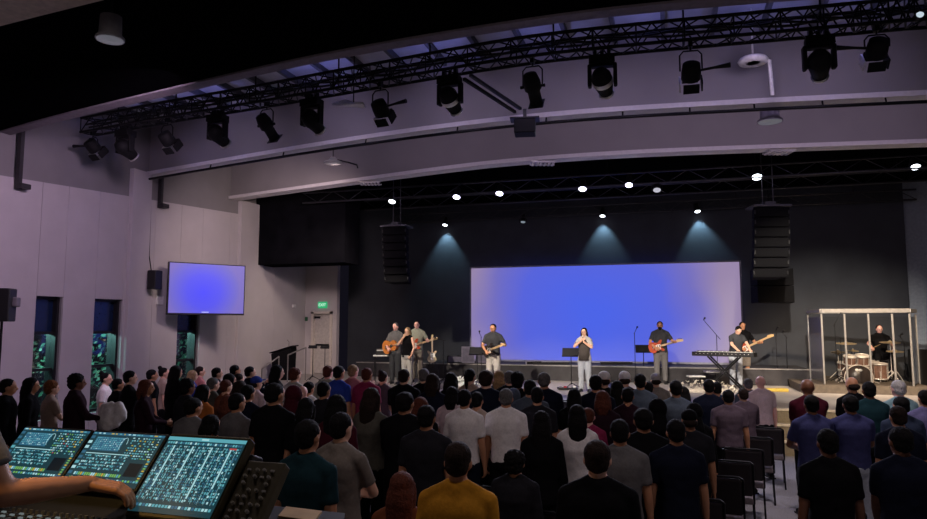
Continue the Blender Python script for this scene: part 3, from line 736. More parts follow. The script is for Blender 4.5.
def place_crowd():
    rows = [3.9 + 0.31 * i for i in range(34)]
    taken = []
    order = sorted(CR, key=lambda r: r[2])
    for rec in order:
        px, py, D0, sex, pose, top, tc, hair, hc, skin, lc, turn, label = rec
        best = None
        d = ray(px, py)
        for r in rows:
            for off in (0, -0.10, 0.10):
                y = r + off
                k = y / d.y
                if k <= 0: continue
                p = EYE + d * k
                h = p.z
                D = (p - EYE).dot(FH)
                href = 1.74 if sex == 'm' else 1.65
                cost = abs(h - href) / 0.11 + abs(D - D0) / 0.5 + abs(off) * 0.2 + (6 if h < (1.42 if py < 446 else 1.25) or h > 1.93 else 0)
                for q in taken:
                    dd = math.hypot(p.x - q.x, p.y - q.y)
                    if dd < 0.46: cost += 30 * (0.46 - dd) + 2
                for a_, c_ in CH:
                    dd = math.hypot(p.x - a_, p.y - c_ - 0.22)
                    if dd < 0.44: cost += 60 * (0.44 - dd) + 4
                if p.x < XW + 0.45: cost += 20
                if best is None or cost < best[0]: best = (cost, p, h)
        c, p, h = best
        taken.append(V((p.x, p.y, 0)))
        if DBG: print('CR', px, py, 'D0', D0, 'D', round((p - EYE).dot(FH), 2), 'h', round(h, 2), 'cost', round(c, 1))
        hair_top = 1.765 if hair in ('short', 'pony', 'long', 'halflong', 'cap') else (1.79 if hair in ('curly', 'hood', 'bun') else 1.75)
        sc = h / hair_top
        tgt = V((-2.2, 19.5, 0)) - V((p.x, p.y, 0))
        rz = -math.atan2(tgt.x, tgt.y) * 0.55 + R(turn)
        rnd = random.Random(int(px * 7 + py)); rz += R(rnd.uniform(-7, 7))
        wide = max(sc, 0.93) * rnd.uniform(0.98, 1.06)
        if 'broad' in label or 'big' in label: wide *= 1.13
        key = (sex, pose)
        fig = (lambda s=sex, po=pose: Fig(s, po))
        legs = 'long'
        b = dress(fig, key, (p.x, p.y, 0), rz, (wide, wide, sc), skin, top, tc, legs, lc, hair, hc)
        tag(b, label, 'person', 'people standing in the seating rows')
        PEOPLE.append((px, p, rz, b))
place_crowd()
yel = [q for q in PEOPLE if 'mustard' in q[3]['label']][0][3]

CHP = []
# ------------------------------------------------------------------ musicians and instruments
ZS = 0.8
def spot_on(px, D, z=ZS):
    p = gp(px, D, z); return p
def face_audience(p, turn=0):            # people on stage look toward the camera side (-Y)
    return PI + R(turn)
FIGS = {}
def star(idn, px, py, D, sex, top, tc, legs, lc, hair, hc, skin, label, turn=0, z=ZS, curl=1.2, ups=(None, None), wide=1.0, seat=False, **kw):
    p = gp(px, D, z); head = pt(px, py, D)
    h = head.z - z
    sc = h / 1.765
    if seat: sc = 1.0
    fig = Fig(sex, legs='sit' if seat else 'stand', **kw); FIGS[idn] = fig
    b = dress(lambda: fig, (idn, 's'), p, face_audience(p, turn), (sc * wide, sc * wide, sc), skin, top, tc, legs, lc, hair, hc, curl, ups, 0.0055, True, 0.012)
    tag(b, label, 'person'); return b
M_STR = mat('steel_string', (0.7, 0.7, 0.68), 0.3, 0.9)
m_maple = mat('maple_neck', (0.62, 0.42, 0.20), 0.4, var=0.1)
m_pick = mat('white_pickguard', (0.8, 0.78, 0.74), 0.4)
def guitar_outline(kind):
    if kind == 'acoustic': P = [(0, .0), (.03, .12), (.10, .185), (.19, .19), (.27, .135), (.32, .12), (.39, .145), (.45, .13), (.485, .07), (.49, 0)]
    else: P = [(0, 0), (.02, .10), (.08, .155), (.16, .16), (.24, .118), (.30, .12), (.37, .165), (.42, .155), (.40, .10), (.36, .05), (.36, 0)]
    Q = [(x - 0.20, y) for x, y in P]; low = [(x, -y * (0.92 if kind != 'acoustic' else 1)) for x, y in Q[1:-1]][::-1]
    top = catmull([V((a, b)) for a, b in Q], 4); bot = catmull([V((a, b)) for a, b in [Q[-1]] + low + [Q[0]]], 4)
    return [(p.x, p.y) for p in bot[::-1][:-1]] + [(p.x, p.y) for p in top[::-1][:-1]]
def make_guitar(kind, bodycol, neckL, M, label, cat='guitar', strap=None):
    t = empty(kind + '_guitar'); t.matrix_world = M
    ol = guitar_outline(kind); th = 0.09 if kind == 'acoustic' else 0.045
    a2 = sum(ol[i][0] * ol[(i + 1) % len(ol)][1] - ol[(i + 1) % len(ol)][0] * ol[i][1] for i in range(len(ol)))
    if a2 < 0: ol = ol[::-1]
    MB().prism(ol, -th, 0).build('guitar_body', mat('guitar_finish_' + bodycol, {'amber': (0.50, 0.17, 0.035), 'red': (0.42, 0.07, 0.03), 'cream': (0.62, 0.5, 0.3), 'ebony': (0.025, 0.02, 0.018)}[bodycol], 0.25, var=0.15, coat=0.4), t, bevel=0.008)
    n0 = 0.16 if kind == 'electric' else 0.27
    nk = MB(); nk.box((n0 + neckL / 2, 0, 0.004), (neckL, 0.052, 0.03)); nk.build('neck', m_maple, t, bevel=0.006)
    hd = MB(); hd.prism([(n0 + neckL, -.03), (n0 + neckL + .18, -.035), (n0 + neckL + .20, .02), (n0 + neckL + .03, .055), (n0 + neckL, .03)], -0.006, 0.012); h = hd.build('headstock', m_maple, t)
    tp = MB()
    for k in range(6): tp.cone((n0 + neckL + .04 + .024 * k, .045 - k * .004, .003), (n0 + neckL + .04 + .024 * k, .07 - k * .004, .003), .007, .009, 8)
    tp.build('tuning_pegs', m_chrome, h)
    MB().box((-0.07, 0, 0.008), (0.03, 0.10 if kind == 'acoustic' else 0.075, 0.016)).build('bridge', m_plast if kind == 'acoustic' else m_chrome, t)
    if kind == 'acoustic':
        MB().lathe([(0.05, 0), (0.05, 0.003), (0.0, 0.003)], 20, M=Matrix.Translation((0.12, 0, 0))).build('sound_hole', m_plast, t)
    else:
        MB().prism([(-0.02, -.1), (.13, -.09), (.15, .05), (.05, .06), (-0.02, .03)], 0, 0.004).build('pickguard', m_pick, t)
        pk = MB()
        for xx in (0.0, 0.06, 0.12): pk.box((xx, 0, 0.008), (0.02, 0.07, 0.012))
        pk.build('pickups', m_plast, t)
    s = MB()
    for k in range(6): s.bar((-0.07, -.02 + .008 * k, .022), (n0 + neckL + .02, -.015 + .006 * k, .024), .0016, .0016)
    s.build('strings', M_STR, t)
    tag(t, label, cat); return t
def hold_matrix(person, x, y, z, tilt, yaw=0):
    """guitar frame in front of a person: +X along the neck to the person's left, front facing away from the chest"""
    rot = Matrix(((-1, 0, 0), (0, 0, 1), (0, 1, 0))).to_4x4()     # columns: neck -> -x, up -> +z, front normal -> +y
    bpy.context.view_layer.update()
    L = person.matrix_world @ Matrix.Translation((x, y, z)) @ Matrix.Rotation(yaw, 4, 'Z') @ Matrix.Rotation(tilt, 4, 'Y') @ rot
    loc, q, sc = L.decompose(); return Matrix.Translation(loc) @ q.to_matrix().to_4x4()
def strap(person_fig, b, col='black'):
    mb = MB(); mb.tube([(0.17, 0.13, 1.02), (0.10, 0.135, 1.25), (-0.06, 0.10, 1.44), (-0.13, 0.0, 1.475), (-0.10, -0.12, 1.40), (0.05, -0.145, 1.2), (0.19, -0.09, 1.02)], 0.018, 6)
    link('guitar_strap', mb.mesh('strap'), b).data.materials.append(m_cloth(col))

GW = dict(wr=(0.13, 0.215, 1.02), hr=(1, -0.5, -0.3), wl=(-0.36, 0.27, 1.17), hl=(-0.6, -0.2, -1))
up_g = ((0, -1, 0.1), (0, -0.3, 1))
a = star('g1', 396, 322.5, 20.0, 'm', 'tee', 'grey', 'long', 'slate', 'short', 'grey', 'pink', 'grey-haired man in grey tee playing amber acoustic guitar at stage left edge', turn=-8, ups=up_g, **GW)
make_guitar('acoustic', 'amber', 0.36, hold_matrix(a, 0.16, 0.16, 1.06, R(14), R(-6)), 'amber acoustic guitar held by the grey-haired man in grey tee')
a = star('g2', 408, 327, 19.1, 'f', 'tank', 'black', 'long', 'stone', 'halflong', 'blonde', 'light', 'fair-haired woman singer in black top and stone trousers between two guitarists', turn=-10, wr=(0.03, 0.20, 1.46), hr=(0.8, 0, -1), wl=(-0.2, 0.12, 0.92), hl=(-1, -0.5, 0), ups=((0, -1, 0), None))
a = star('g3', 417, 320.5, 20.6, 'm', 'tee', 'sage', 'long', 'taupe', 'short', 'brown', 'pink', 'tall man in sage shirt with electric guitar behind the woman in black', turn=12, ups=up_g, **GW)
make_guitar('electric', 'red', 0.44, hold_matrix(a, 0.10, 0.17, 1.04, R(17), R(-4)), 'red electric guitar with long neck behind the woman in black', strap=1)
a = star('g4', 493, 323.5, 18.6, 'm', 'tee', 'slate', 'long', 'stone', 'short', 'black', 'tan', 'man in dark polo and pale trousers playing guitar left of the video wall centre', turn=-4, wide=1.08, ups=up_g, **GW)
make_guitar('electric', 'ebony', 0.42, hold_matrix(a, 0.10, 0.165, 1.02, R(15), R(-35)), 'dark bodied electric guitar of the man in dark polo and pale trousers')
a = star('g5', 583.5, 327.5, 17.6, 'f', 'tee', 'stone', 'long', 'paledenim', 'long', 'brown', 'light', 'long-haired woman singing into a microphone at stage centre', turn=-6, wr=(0.03, 0.21, 1.40), hr=(1, 0.0, -0.8), wl=(-0.035, 0.21, 1.37), hl=(-1, 0.0, -0.8), ups=((0, -1, 0), (0, -1, 0)))
mic = MB(); bpy.context.view_layer.update(); Mw = a.matrix_world
mic.cone((0, 0.245, 1.36), (0, 0.165, 1.50), 0.012, 0.017, 10); mic.ell((0, 0.158, 1.515), 0.026, 12, 8, 1)
mo = mic.build('microphone', [m_plast, m_alu]); mo.matrix_world = Mw; tag(mo, 'black hand microphone held by the singing woman', 'microphone')
vs = MB().loft([(0, 0.0, 0.86, 0.172, 0.155), (0, 0.005, 1.1, 0.15, 0.135), (0, 0.01, 1.3, 0.168, 0.145), (0, 0, 1.42, 0.12, 0.115)], 24, e=2.3)
vo = link('vest', vs.mesh('vest', [mat('dark_grey_vest', (0.06, 0.05, 0.045), 0.9)]), a)
a = star('g6', 659, 321, 20.0, 'm', 'tee', 'slate', 'long', 'grey', 'short', 'black', 'tan', 'bearded man in dark polo with red electric guitar right of stage centre', turn=2, ups=up_g, wide=1.05, **GW)
make_guitar('electric', 'red', 0.44, hold_matrix(a, 0.13, 0.17, 1.03, R(16), R(-8)), 'red electric guitar held by the man in dark polo right of centre')
bd = remesh(MB().ell((0, 0.06, 1.565), (0.055, 0.055, 0.05), 14, 10), 0.011, 1, 0.003, 50, 'beard'); o_ = link('beard', bd, a); slot(o_, m_hair('black'))
a = star('g8', 741, 321.5, 19.8, 'm', 'tee', 'black', 'shorts', 'taupe', 'short', 'black', 'tan', 'man in black shirt and shorts playing bass behind the keyboard player', turn=18, ups=up_g, **GW)
make_guitar('electric', 'red', 0.62, hold_matrix(a, 0.08, 0.17, 1.0, R(24), R(0)), 'red bass guitar with long pale neck behind the keyboard', 'bass guitar')
KD = 18.0
a = star('g7', 733, 324, 18.7, 'm', 'tee', 'slate', 'long', 'paledenim', 'short', 'black', 'light', 'keyboard player in charcoal shirt and pale jeans leaning over the keys', turn=22, lean=R(16), headpitch=R(18), wr=(0.20, 0.53, 1.07), hr=(1, -0.4, -0.6), wl=(-0.14, 0.55, 1.07), hl=(-1, -0.4, -0.6), ups=((0, 0, -1), (0, 0, -1)), curl=0.7)
# keyboard
ka, kb = gp(692, 18.6, 1.78), gp(753, 17.6, 1.78)
ctr = (ka + kb) / 2; L = (kb - ka).length; ang = math.atan2(kb.y - ka.y, kb.x - ka.x)
t = empty('keyboard', (ctr.x, ctr.y, 1.72), ang)
MB().box((0, 0, 0), (L, 0.32, 0.11)).build('keyboard_case', m_plast, t, bevel=0.012)
kk = MB(); n = 44
for i in range(n): kk.box((-L / 2 + 0.06 + (L - 0.12) * (i + .5) / n, 0.07, 0.058), ((L - 0.12) / n - 0.003, 0.15, 0.02))
kk.build('white_keys', mat('ivory_key', (0.8, 0.78, 0.72), 0.35), t)
kk = MB()
for i in range(n):
    if i % 7 not in (2, 6): kk.box((-L / 2 + 0.06 + (L - 0.12) * (i + 1) / n, 0.035, 0.072), (0.013, 0.09, 0.02))
kk.build('black_keys', m_plast, t)
kk = MB()
for i in range(14): kk.box((-L / 2 + 0.12 + (L - 0.24) * i / 13, -0.163, 0.01), (0.016, 0.006, 0.012))
kk.build('panel_lettering', m_white, t)
tag(t, 'long black stage keyboard in front of the leaning player', 'keyboard')
t = empty('keyboard_stand', (ctr.x, ctr.y, ZS), ang)
for s in (-1, 1):
    for yy in (-0.10, 0.10): MB().bar((s * 0.45, yy + 0.02 * s, 0.03), (-s * 0.40, yy + 0.02 * s, 0.86), 0.03, 0.04).build('leg', m_metal, t)
    MB().bar((s * 0.45, -0.22, 0.02), (s * 0.45, 0.22, 0.02), 0.035, 0.035).build('foot_bar', m_metal, t)
MB().cone((0, -0.15, 0.45), (0, 0.15, 0.45), 0.03, 0.03, 14).build('pivot', m_chrome, t)
tag(t, 'black x-shaped stand carrying the stage keyboard', 'stand')

def mic_stand(px, D, h, label, z=ZS, boom=None, mic=True):
    p = gp(px, D, z); t = empty('microphone_stand', p)
    MB().cone((0, 0, 0.12), (0, 0, h), 0.011, 0.009, 8).build('pole', m_metal, t)
    for k in range(3):
        a = 2 * PI * k / 3 + 0.5; MB().tube([(0, 0, 0.18), (0.30 * math.cos(a), 0.30 * math.sin(a), 0.012)], 0.010, 6).build('leg', m_metal, t)
    e = V((0, 0, h))
    if boom:
        d = RT * boom[0] + UPZ * boom[1]; e = V((0, 0, h)) + d; MB().tube([V((0, 0, h)) - d * 0.3, e], 0.008, 6).build('boom', m_metal, t)
    if mic:
        mm = MB(); q = e + V((0.03, -0.10, 0.05)); mm.cone(e, q, 0.012, 0.018, 8); mm.ell(q, 0.028, 10, 8); mm.build('microphone_head', m_plast, t)
    tag(t, label, 'stand'); return t
def music_stand(px, D, h, label, z=ZS, turn=0, w=0.46, dh=0.25):
    p = gp(px, D, z); t = empty('music_stand', p, YAW + R(turn))
    M = Matrix.Translation((0, 0, h)) @ Matrix.Rotation(R(-28), 4, 'X')
    MB().box((0, 0, 0), (w, 0.012, dh), 0, M).box((0, -0.03, -dh / 2), (w, 0.07, 0.012), 0, M).build('desk', m_metal, t)
    MB().cone((0, 0.02, 0.1), (0, 0.02, h - 0.02), 0.013, 0.011, 8).build('pole', m_metal, t)
    for k in range(3):
        a = 2 * PI * k / 3; MB().tube([(0, 0, 0.14), (0.26 * math.cos(a), 0.26 * math.sin(a), 0.012)], 0.011, 6).build('leg', m_metal, t)
    tag(t, label, 'music stand'); return t
music_stand(477, 20.4, 0.92, 'black music stand at left of the man in pale trousers', turn=-12)
music_stand(570, 18.6, 0.95, 'black music stand left of the singing woman', turn=-15)
music_stand(642, 20.6, 0.98, 'black music stand left of the bearded guitarist', turn=-10)
mic_stand(481, 20.0, 1.35, 'microphone stand behind the left music stand', boom=(-0.05, 0.1))
mic_stand(633.5, 20.3, 1.45, 'thin microphone stand left of the right-hand music stand', boom=(0.06, 0.12))
mic_stand(715, 19.5, 1.4, 'microphone on angled boom above the left end of the keyboard', boom=(-0.35, 0.42))
mic_stand(774, 19.6, 1.32, 'left one of two microphone stands on the dark stage right of bassist', boom=(0.02, 0.25))
mic_stand(784, 19.3, 1.35, 'right one of two microphone stands, nearer the drum shield', boom=(-0.10, 0.12))
mic_stand(443.5, 19.6, 1.25, 'microphone stand with boom right of the guitar on its stand', boom=(-0.22, 0.05))
# guitar on its stand, small keyboard table, glittering floral piece
p = gp(432.5, 20.2, ZS)
t = empty('guitar_stand', p, YAW)
for s in (-1, 1): MB().tube([(0, 0.1, 0.75), (s * 0.18, -0.12, 0.35), (s * 0.2, -0.2, 0.012)], 0.011, 6).build('leg', m_metal, t)
MB().tube([(0, 0.1, 0.75), (0, 0.28, 0.012)], 0.011, 6).build('leg', m_metal, t)
tag(t, 'black tubular floor stand under the cream guitar', 'stand')
rot = Matrix(((0, -1, 0), (0, 0, -1), (1, 0, 0))).to_4x4()
make_guitar('electric', 'cream', 0.44, Matrix.Translation((p.x, p.y, ZS + 0.76)) @ Matrix.Rotation(YAW, 4, 'Z') @ Matrix.Translation((0, -0.10, 0)) @ Matrix.Rotation(R(-10), 4, 'X') @ rot @ Matrix.Scale(0.82, 4), 'cream electric guitar resting upright on its floor stand')
p = gp(384, 20.6, ZS); t = empty('side_table', p, YAW)
MB().box((0, 0, 0.78), (0.55, 0.4, 0.035)).build('table_top', m_white, t, bevel=0.005)
for sx in (-1, 1):
    for sy in (-1, 1): MB().cone((sx * 0.24, sy * 0.16, 0), (sx * 0.24, sy * 0.16, 0.77), 0.014, 0.014, 8).build('leg', m_metal, t)
tag(t, 'small pale-topped side table left of the acoustic guitarist', 'table')
t = empty('amplifier', (p.x, p.y, ZS + 0.80), YAW); MB().box((0, 0, 0.09), (0.42, 0.26, 0.18)).build('cabinet', m_plast, t, bevel=0.01); MB().box((0, -0.132, 0.14), (0.36, 0.006, 0.04)).build('control_panel', m_alu, t)
MB().tube([(-0.1, 0, 0.18), (-0.08, 0, 0.215), (0.08, 0, 0.215), (0.1, 0, 0.18)], 0.01, 6).build('handle', m_plast, t)
tag(t, 'small black amplifier sitting on the pale side table', 'amplifier')
# pale cable bundle / flower piece at the stage front and along the edge
rr = random.Random(12)
def heap(px, D, w, h, d, n, m, name, label, cat, seed, leaf=0.05):
    p = gp(px, D, ZS); mb = MB(); rr = random.Random(seed)
    for k in range(n):
        u = rr.uniform(-1, 1); hh = h * math.sqrt(max(0.05, 1 - u * u)); c = V((u * w / 2, rr.uniform(-d / 2, d / 2), rr.uniform(0.02, hh)))
        a = V((rr.gauss(0, 1), rr.gauss(0, 1), rr.gauss(0, 1))).normalized(); q = a.orthogonal().normalized() * leaf * rr.uniform(.6, 1.3); r = a.cross(q) * 0.5
        mb.add([c - q, c + r, c + q, c - r], [(0, 1, 2, 3)])
    mb.ell((0, 0, 0.02), (w * .42, d * .4, h * .35), 14, 8)
    o = mb.build(name, m, loc=p); o.rotation_euler = (0, 0, YAW); o['kind'] = 'stuff'; tag(o, label, cat); return o
heap(464, 19.3, 0.75, 0.26, 0.4, 260, mat('silver_foliage', (0.62, 0.63, 0.62), 0.5), 'silver_foliage', 'silvery white foliage arrangement on the stage floor', 'foliage', 4)
heap(418, 17.0, 1.5, 0.24, 0.4, 300, mat('pale_flowers', (0.55, 0.47, 0.47), 0.6), 'pale_flowers', 'pale blossom arrangement along the stage edge at left', 'flowers', 5)
heap(362, 19.6, 1.6, 0.12, 0.4, 200, mat('mauve_flowers', (0.30, 0.20, 0.22), 0.7), 'mauve_flowers', 'low mauve flower arrangement on the stage floor at far left', 'flowers', 6)
heap(700, 17.6, 1.7, 0.3, 0.5, 260, mat('cream_flowers', (0.55, 0.50, 0.42), 0.6), 'cream_flowers', 'cream flower arrangement on stage floor before keyboard stand', 'flowers', 8)
# small pale stools in front of the riser
for px, py, D, w, lb in ((709, 371, 19.3, 0.36, 'taller pale-topped stool left of keyboard stand'), (693, 375.5, 19.2, 0.44, 'lower pale-topped stool left of the taller stool')):
    p = gp(px, D, ZS); top = pt(px, py, D).z; h = top - ZS; t = empty('stool', p, YAW)
    MB().box((0, 0, h - 0.02), (w, 0.3, 0.04)).build('seat', m_white, t, bevel=0.01)
    for sx in (-1, 1):
        for sy in (-1, 1): MB().cone((sx * w * .4, sy * .12, 0), (sx * w * .38, sy * .11, h - 0.03), 0.014, 0.014, 8).build('leg', m_metal, t)
    tag(t, lb, 'stool')
# gear on the riser
ZR = 1.27
def riser_box(px, D, w, d, h, m, label, name='monitor_speaker'):
    p = gp(px, D, ZR); t = empty(name, p, YAW)
    MB().box((0, 0, h / 2), (w, d, h)).build('cabinet', m, t, bevel=0.015); MB().box((0, -d / 2 - 0.004, h / 2), (w * .86, 0.012, h * .8)).build('grille', m_grl, t)
    return tag(t, label, 'speaker')
m_cab = mat('grey_purple_cabinet', (0.22, 0.20, 0.26), 0.6); m_grl = mat('grey_speaker_cloth', (0.16, 0.15, 0.2), 0.8)
riser_box(468, 22.4, 0.42, 0.34, 0.52, m_cab, 'leftmost of three grey speaker cabinets on riser beside screen', 'speaker_cabinet')
riser_box(482, 22.6, 0.42, 0.34, 0.46, m_cab, 'middle one of three grey speaker cabinets on riser beside screen', 'speaker_cabinet')
riser_box(455, 22.6, 0.5, 0.3, 0.22, m_plast, 'low black equipment case on the riser left of the screen', 'equipment_case')
for i, (px, w) in enumerate(((540, 0.5), (553, 0.4), (562, 0.4), (607, 0.5), (621, 0.6))):
    p = gp(px, 21.6, ZR - 0.01); t = empty('light_bar', p, YAW); MB().box((0, 0, 0.04), (w, 0.1, 0.08)).build('housing', m_plast, t, bevel=0.008); MB().box((0, 0.0, 0.085), (w * .9, 0.06, 0.012)).build('lens_strip', m_alu, t)
    tag(t, ['black light bar on riser, farthest left below the screen', 'black light bar on riser, second from left below screen', 'short black light bar on riser directly left of singer legs', 'black light bar on riser just right of the singer', 'long black light bar on riser, right of the singer'][i], 'light')
for px, lb in ((533, 'low dark guitar amplifier on the riser below the screen, left of the singer'),):
    h = 0.62 if px > 600 else 0.12
    p = gp(px, 21.7, ZR - 0.01); t = empty('amplifier', p, YAW); MB().box((0, 0, h / 2), (0.5, 0.26, h)).build('cabinet', m_cab, t, bevel=0.012); MB().box((0, -0.135, h * .45), (0.44, 0.01, h * .7)).build('grille', m_metal, t); tag(t, lb, 'amplifier')
# foot pedals
for px, D, lb in ((566, 18.2, 'small black pedal on the stage floor left of the singer'),):
    p = gp(px, D, ZS); t = empty('pedal_board', p, YAW); MB().box((0, 0, 0.035), (0.5, 0.25, 0.05)).build('board', m_plast, t, bevel=0.006)
    for k in range(4): MB().box((-0.18 + 0.12 * k, 0, 0.075), (0.07, 0.12, 0.035)).build('pedal', [m_alu, mat('red_pedal', (0.4, 0.05, 0.04), 0.4), m_cab, m_white][k], t, bevel=0.006)
    tag(t, lb, 'pedal board')

# ---- drums
ZD = 1.0
p0 = gp(806, 18.1, 0); p1 = gp(926, 16.6, 0)
yd = 19.05
dxl, dxr = on_y(801, 385, yd).x, on_y(935, 385, yd).x
MB().box(((dxl + dxr) / 2, yd + 1.75, (ZS + ZD) / 2), (dxr - dxl, 3.5, ZD - ZS)).build('drum_riser', mat('brown_riser_wood', (0.10, 0.08, 0.06), 0.7, var=0.2)); tag(bpy.data.objects['drum_riser'], 'low brown wooden drum platform at stage right', 'platform')
yf = yd + 0.25
pxs = [823, 846, 870, 894, 911.5]
posts = [on_y(a, 350, yf).x for a in pxs]
ztop = on_y(868, 309, yf).z
m_post = mat('grey_aluminium', (0.26, 0.25, 0.235), 0.45, 0.4)
t = empty('drum_shield', ((posts[0] + posts[-1]) / 2, yf, ZD)); ox = t.location.x
m_acr = bpy.data.materials.new('clear_acrylic'); m_acr.use_nodes = True
nt = m_acr.node_tree; nt.nodes.clear()
o_ = nt.nodes.new('ShaderNodeOutputMaterial'); mx = nt.nodes.new('ShaderNodeMixShader'); tr = nt.nodes.new('ShaderNodeBsdfTransparent'); gl = nt.nodes.new('ShaderNodeBsdfGlossy'); fz = nt.nodes.new('ShaderNodeFresnel')
tr.inputs[0].default_value = (0.93, 0.93, 0.92, 1); gl.inputs['Roughness'].default_value = 0.25; fz.inputs['IOR'].default_value = 1.12
nt.links.new(fz.outputs[0], mx.inputs[0]); nt.links.new(tr.outputs[0], mx.inputs[1]); nt.links.new(gl.outputs[0], mx.inputs[2]); nt.links.new(mx.outputs[0], o_.inputs[0])
hh = ztop - ZD
plan = [(on_y(809.5, 350, yf + 1.5).x, 1.5)] + [(x, 0.0) for x in posts] + [(on_y(917.5, 350, yf + 0.9).x, 0.9)]
plan = [(x - ox, y) for x, y in plan]
for i, (x, y) in enumerate(plan):
    MB().box((x, y, hh / 2 - 0.06), (0.042, 0.042, hh - 0.12)).build('post', m_post, t, bevel=0.006)
for i in range(len(plan) - 1):
    a, b = V(plan[i]), V(plan[i + 1]); d = (b - a).normalized() * 0.03
    MB().bar((a.x + d.x, a.y + d.y, hh / 2 - 0.08), (b.x - d.x, b.y - d.y, hh / 2 - 0.08), 0.010, hh - 0.22).build('acrylic_panel', m_acr, t)
tb = MB()
for i in range(len(plan) - 1): tb.bar((*plan[i], hh - 0.04), (*plan[i + 1], hh - 0.04), 0.08, 0.09)
tb.bar((*plan[0], hh - 0.04), (*plan[-1], hh - 0.04), 0.08, 0.08); tb.build('top_beam', m_post, t, bevel=0.006)
tag(t, 'clear panelled drum shield with metal posts at stage right', 'drum shield')
m_chrome = mat('satin_chrome', (0.62, 0.58, 0.54), 0.3, 0.35)
m_shell = mat('drum_shell_lacquer', (0.17, 0.095, 0.07), 0.25, var=0.2, coat=0.5); m_head = mat('drum_head', (0.62, 0.56, 0.50), 0.5); m_bhead = mat('dark_drum_head', (0.03, 0.022, 0.02), 0.35)
m_brass = mat('cymbal_brass', (0.50, 0.38, 0.22), 0.35, 0.6)
def drum(px, py, D, r, dep, tilt, label, name, axis='z', headm=None, legs=0, hoopm=None):
    c = pt(px, py, D); t = empty(name, (c.x, c.y, ZD)); z = c.z - ZD
    M = Matrix.Translation((0, 0, z)) @ (Matrix.Rotation(R(90), 4, 'X') @ Matrix.Identity(4) if axis == 'y' else Matrix.Rotation(tilt, 4, 'X'))
    MB().lathe([(r, -dep / 2), (r, dep / 2)], 28, M=M).build('shell', m_shell, t)
    MB().lathe([(r * .98, dep / 2 - 0.005), (r * .98, dep / 2 + 0.004), (0, dep / 2 + 0.004)], 28, M=M).build('drum_head', headm or m_head, t)
    for zz in (dep / 2, -dep / 2): MB().lathe([(r * .98, zz - 0.016), (r + 0.014, zz - 0.016), (r + 0.014, zz + 0.016), (r * .98, zz + 0.016), (r * .98, zz - 0.016)], 28, M=M, closed=True).build('hoop', hoopm or m_chrome, t)
    lg = MB()
    for k in range(8):
        a = 2 * PI * k / 8; q = V(((r + 0.012) * math.cos(a), (r + 0.012) * math.sin(a), 0)); lg.cone(M @ (q + V((0, 0, -dep * .45))), M @ (q + V((0, 0, dep * .45))), 0.006, 0.006, 6)
    lg.build('lugs', m_chrome, t)
    if axis == 'y':
        for s in (-1, 1): MB().tube([(s * r * .9, 0.0, z - 0.05), (s * (r + 0.14), -0.12, 0.01)], 0.011, 6).build('spur', m_chrome, t)
    elif legs:
        for k in range(3):
            a = 2 * PI * k / 3 + .4; MB().cone(((r + .02) * math.cos(a), (r + .02) * math.sin(a), 0), ((r + .02) * math.cos(a), (r + .02) * math.sin(a), z), 0.009, 0.009, 6).build('leg', m_chrome, t)
    else:
        MB().cone((0, 0.02, 0.1), (0, 0.02, z - dep / 2), 0.012, 0.012, 8).build('pole', m_chrome, t)
        for k in range(3):
            a = 2 * PI * k / 3 + .4; MB().tube([(0, 0.02, 0.2), (.24 * math.cos(a), .02 + .24 * math.sin(a), 0.012)], 0.010, 6).build('leg', m_chrome, t)
    tag(t, label, 'drum'); return t, M
bd_, M = drum(857, 377.5, 17.90, 0.325, 0.40, 0, 'large bass drum with dark front head at the front of the kit', 'bass_drum', 'y', m_bhead, hoopm=m_head)
lg = MB()
for s in (-1, 1): lg.lathe([(0.035, 0.225), (0.035, 0.228), (0, 0.228)], 16, M=M @ Matrix.Translation((s * 0.04 - 0.0, 0.20, -0.02)) @ Matrix.Scale(1.3, 4, (1, 0, 0)))
o_ = lg.build('emblem', m_white, bd_)
drum(850, 360, 18.05, 0.15, 0.2, R(14), 'left rack tom above the bass drum', 'tom_drum')
drum(862, 360, 18.05, 0.165, 0.22, R(14), 'right rack tom above the bass drum', 'tom_drum')
drum(879, 371, 18.30, 0.20, 0.38, R(4), 'floor tom right of the bass drum', 'floor_tom', legs=1)
drum(871, 364, 18.50, 0.18, 0.14, R(6), 'snare drum in front of the seated drummer', 'snare_drum')
drum(844, 366, 18.35, 0.15, 0.18, R(8), 'small side tom at the left of the kit', 'tom_drum')
def cymbal(px, py, D, r, label, hat=False, tilt=6):
    c = pt(px, py, D); t = empty('cymbal_stand', (c.x, c.y, ZD)); z = c.z - ZD
    M = Matrix.Translation((0, 0, z)) @ Matrix.Rotation(R(tilt), 4, 'X')
    prof = [(r, 0), (r * .6, 0.012), (r * .22, 0.022), (r * .14, 0.045), (0, 0.05)]
    MB().lathe(prof, 28, M=M).build('cymbal', m_brass, t)
    if hat: MB().lathe([(a, -b - 0.02) for a, b in prof], 28, M=M).build('cymbal', m_brass, t)
    MB().cone((0, 0, 0.12), (0, 0, z + 0.07), 0.011, 0.008, 8).build('pole', m_chrome, t)
    for k in range(3):
        a = 2 * PI * k / 3 + .9; MB().tube([(0, 0, 0.30), (.28 * math.cos(a), .28 * math.sin(a), 0.012)], 0.010, 6).build('leg', m_chrome, t)
    tag(t, label, 'cymbal'); return t
cymbal(846, 343.5, 18.15, 0.25, 'left crash cymbal high over the rack toms')
cymbal(890, 342.5, 18.25, 0.25, 'ride cymbal right of the drummer head height')
cymbal(895, 351.5, 18.10, 0.21, 'lower right crash cymbal beside the ride')
cymbal(838, 352, 18.45, 0.18, 'hi-hat pair at the left of the kit', True, 3)
cymbal(853, 351, 18.45, 0.14, 'small splash cymbal between the rack toms')
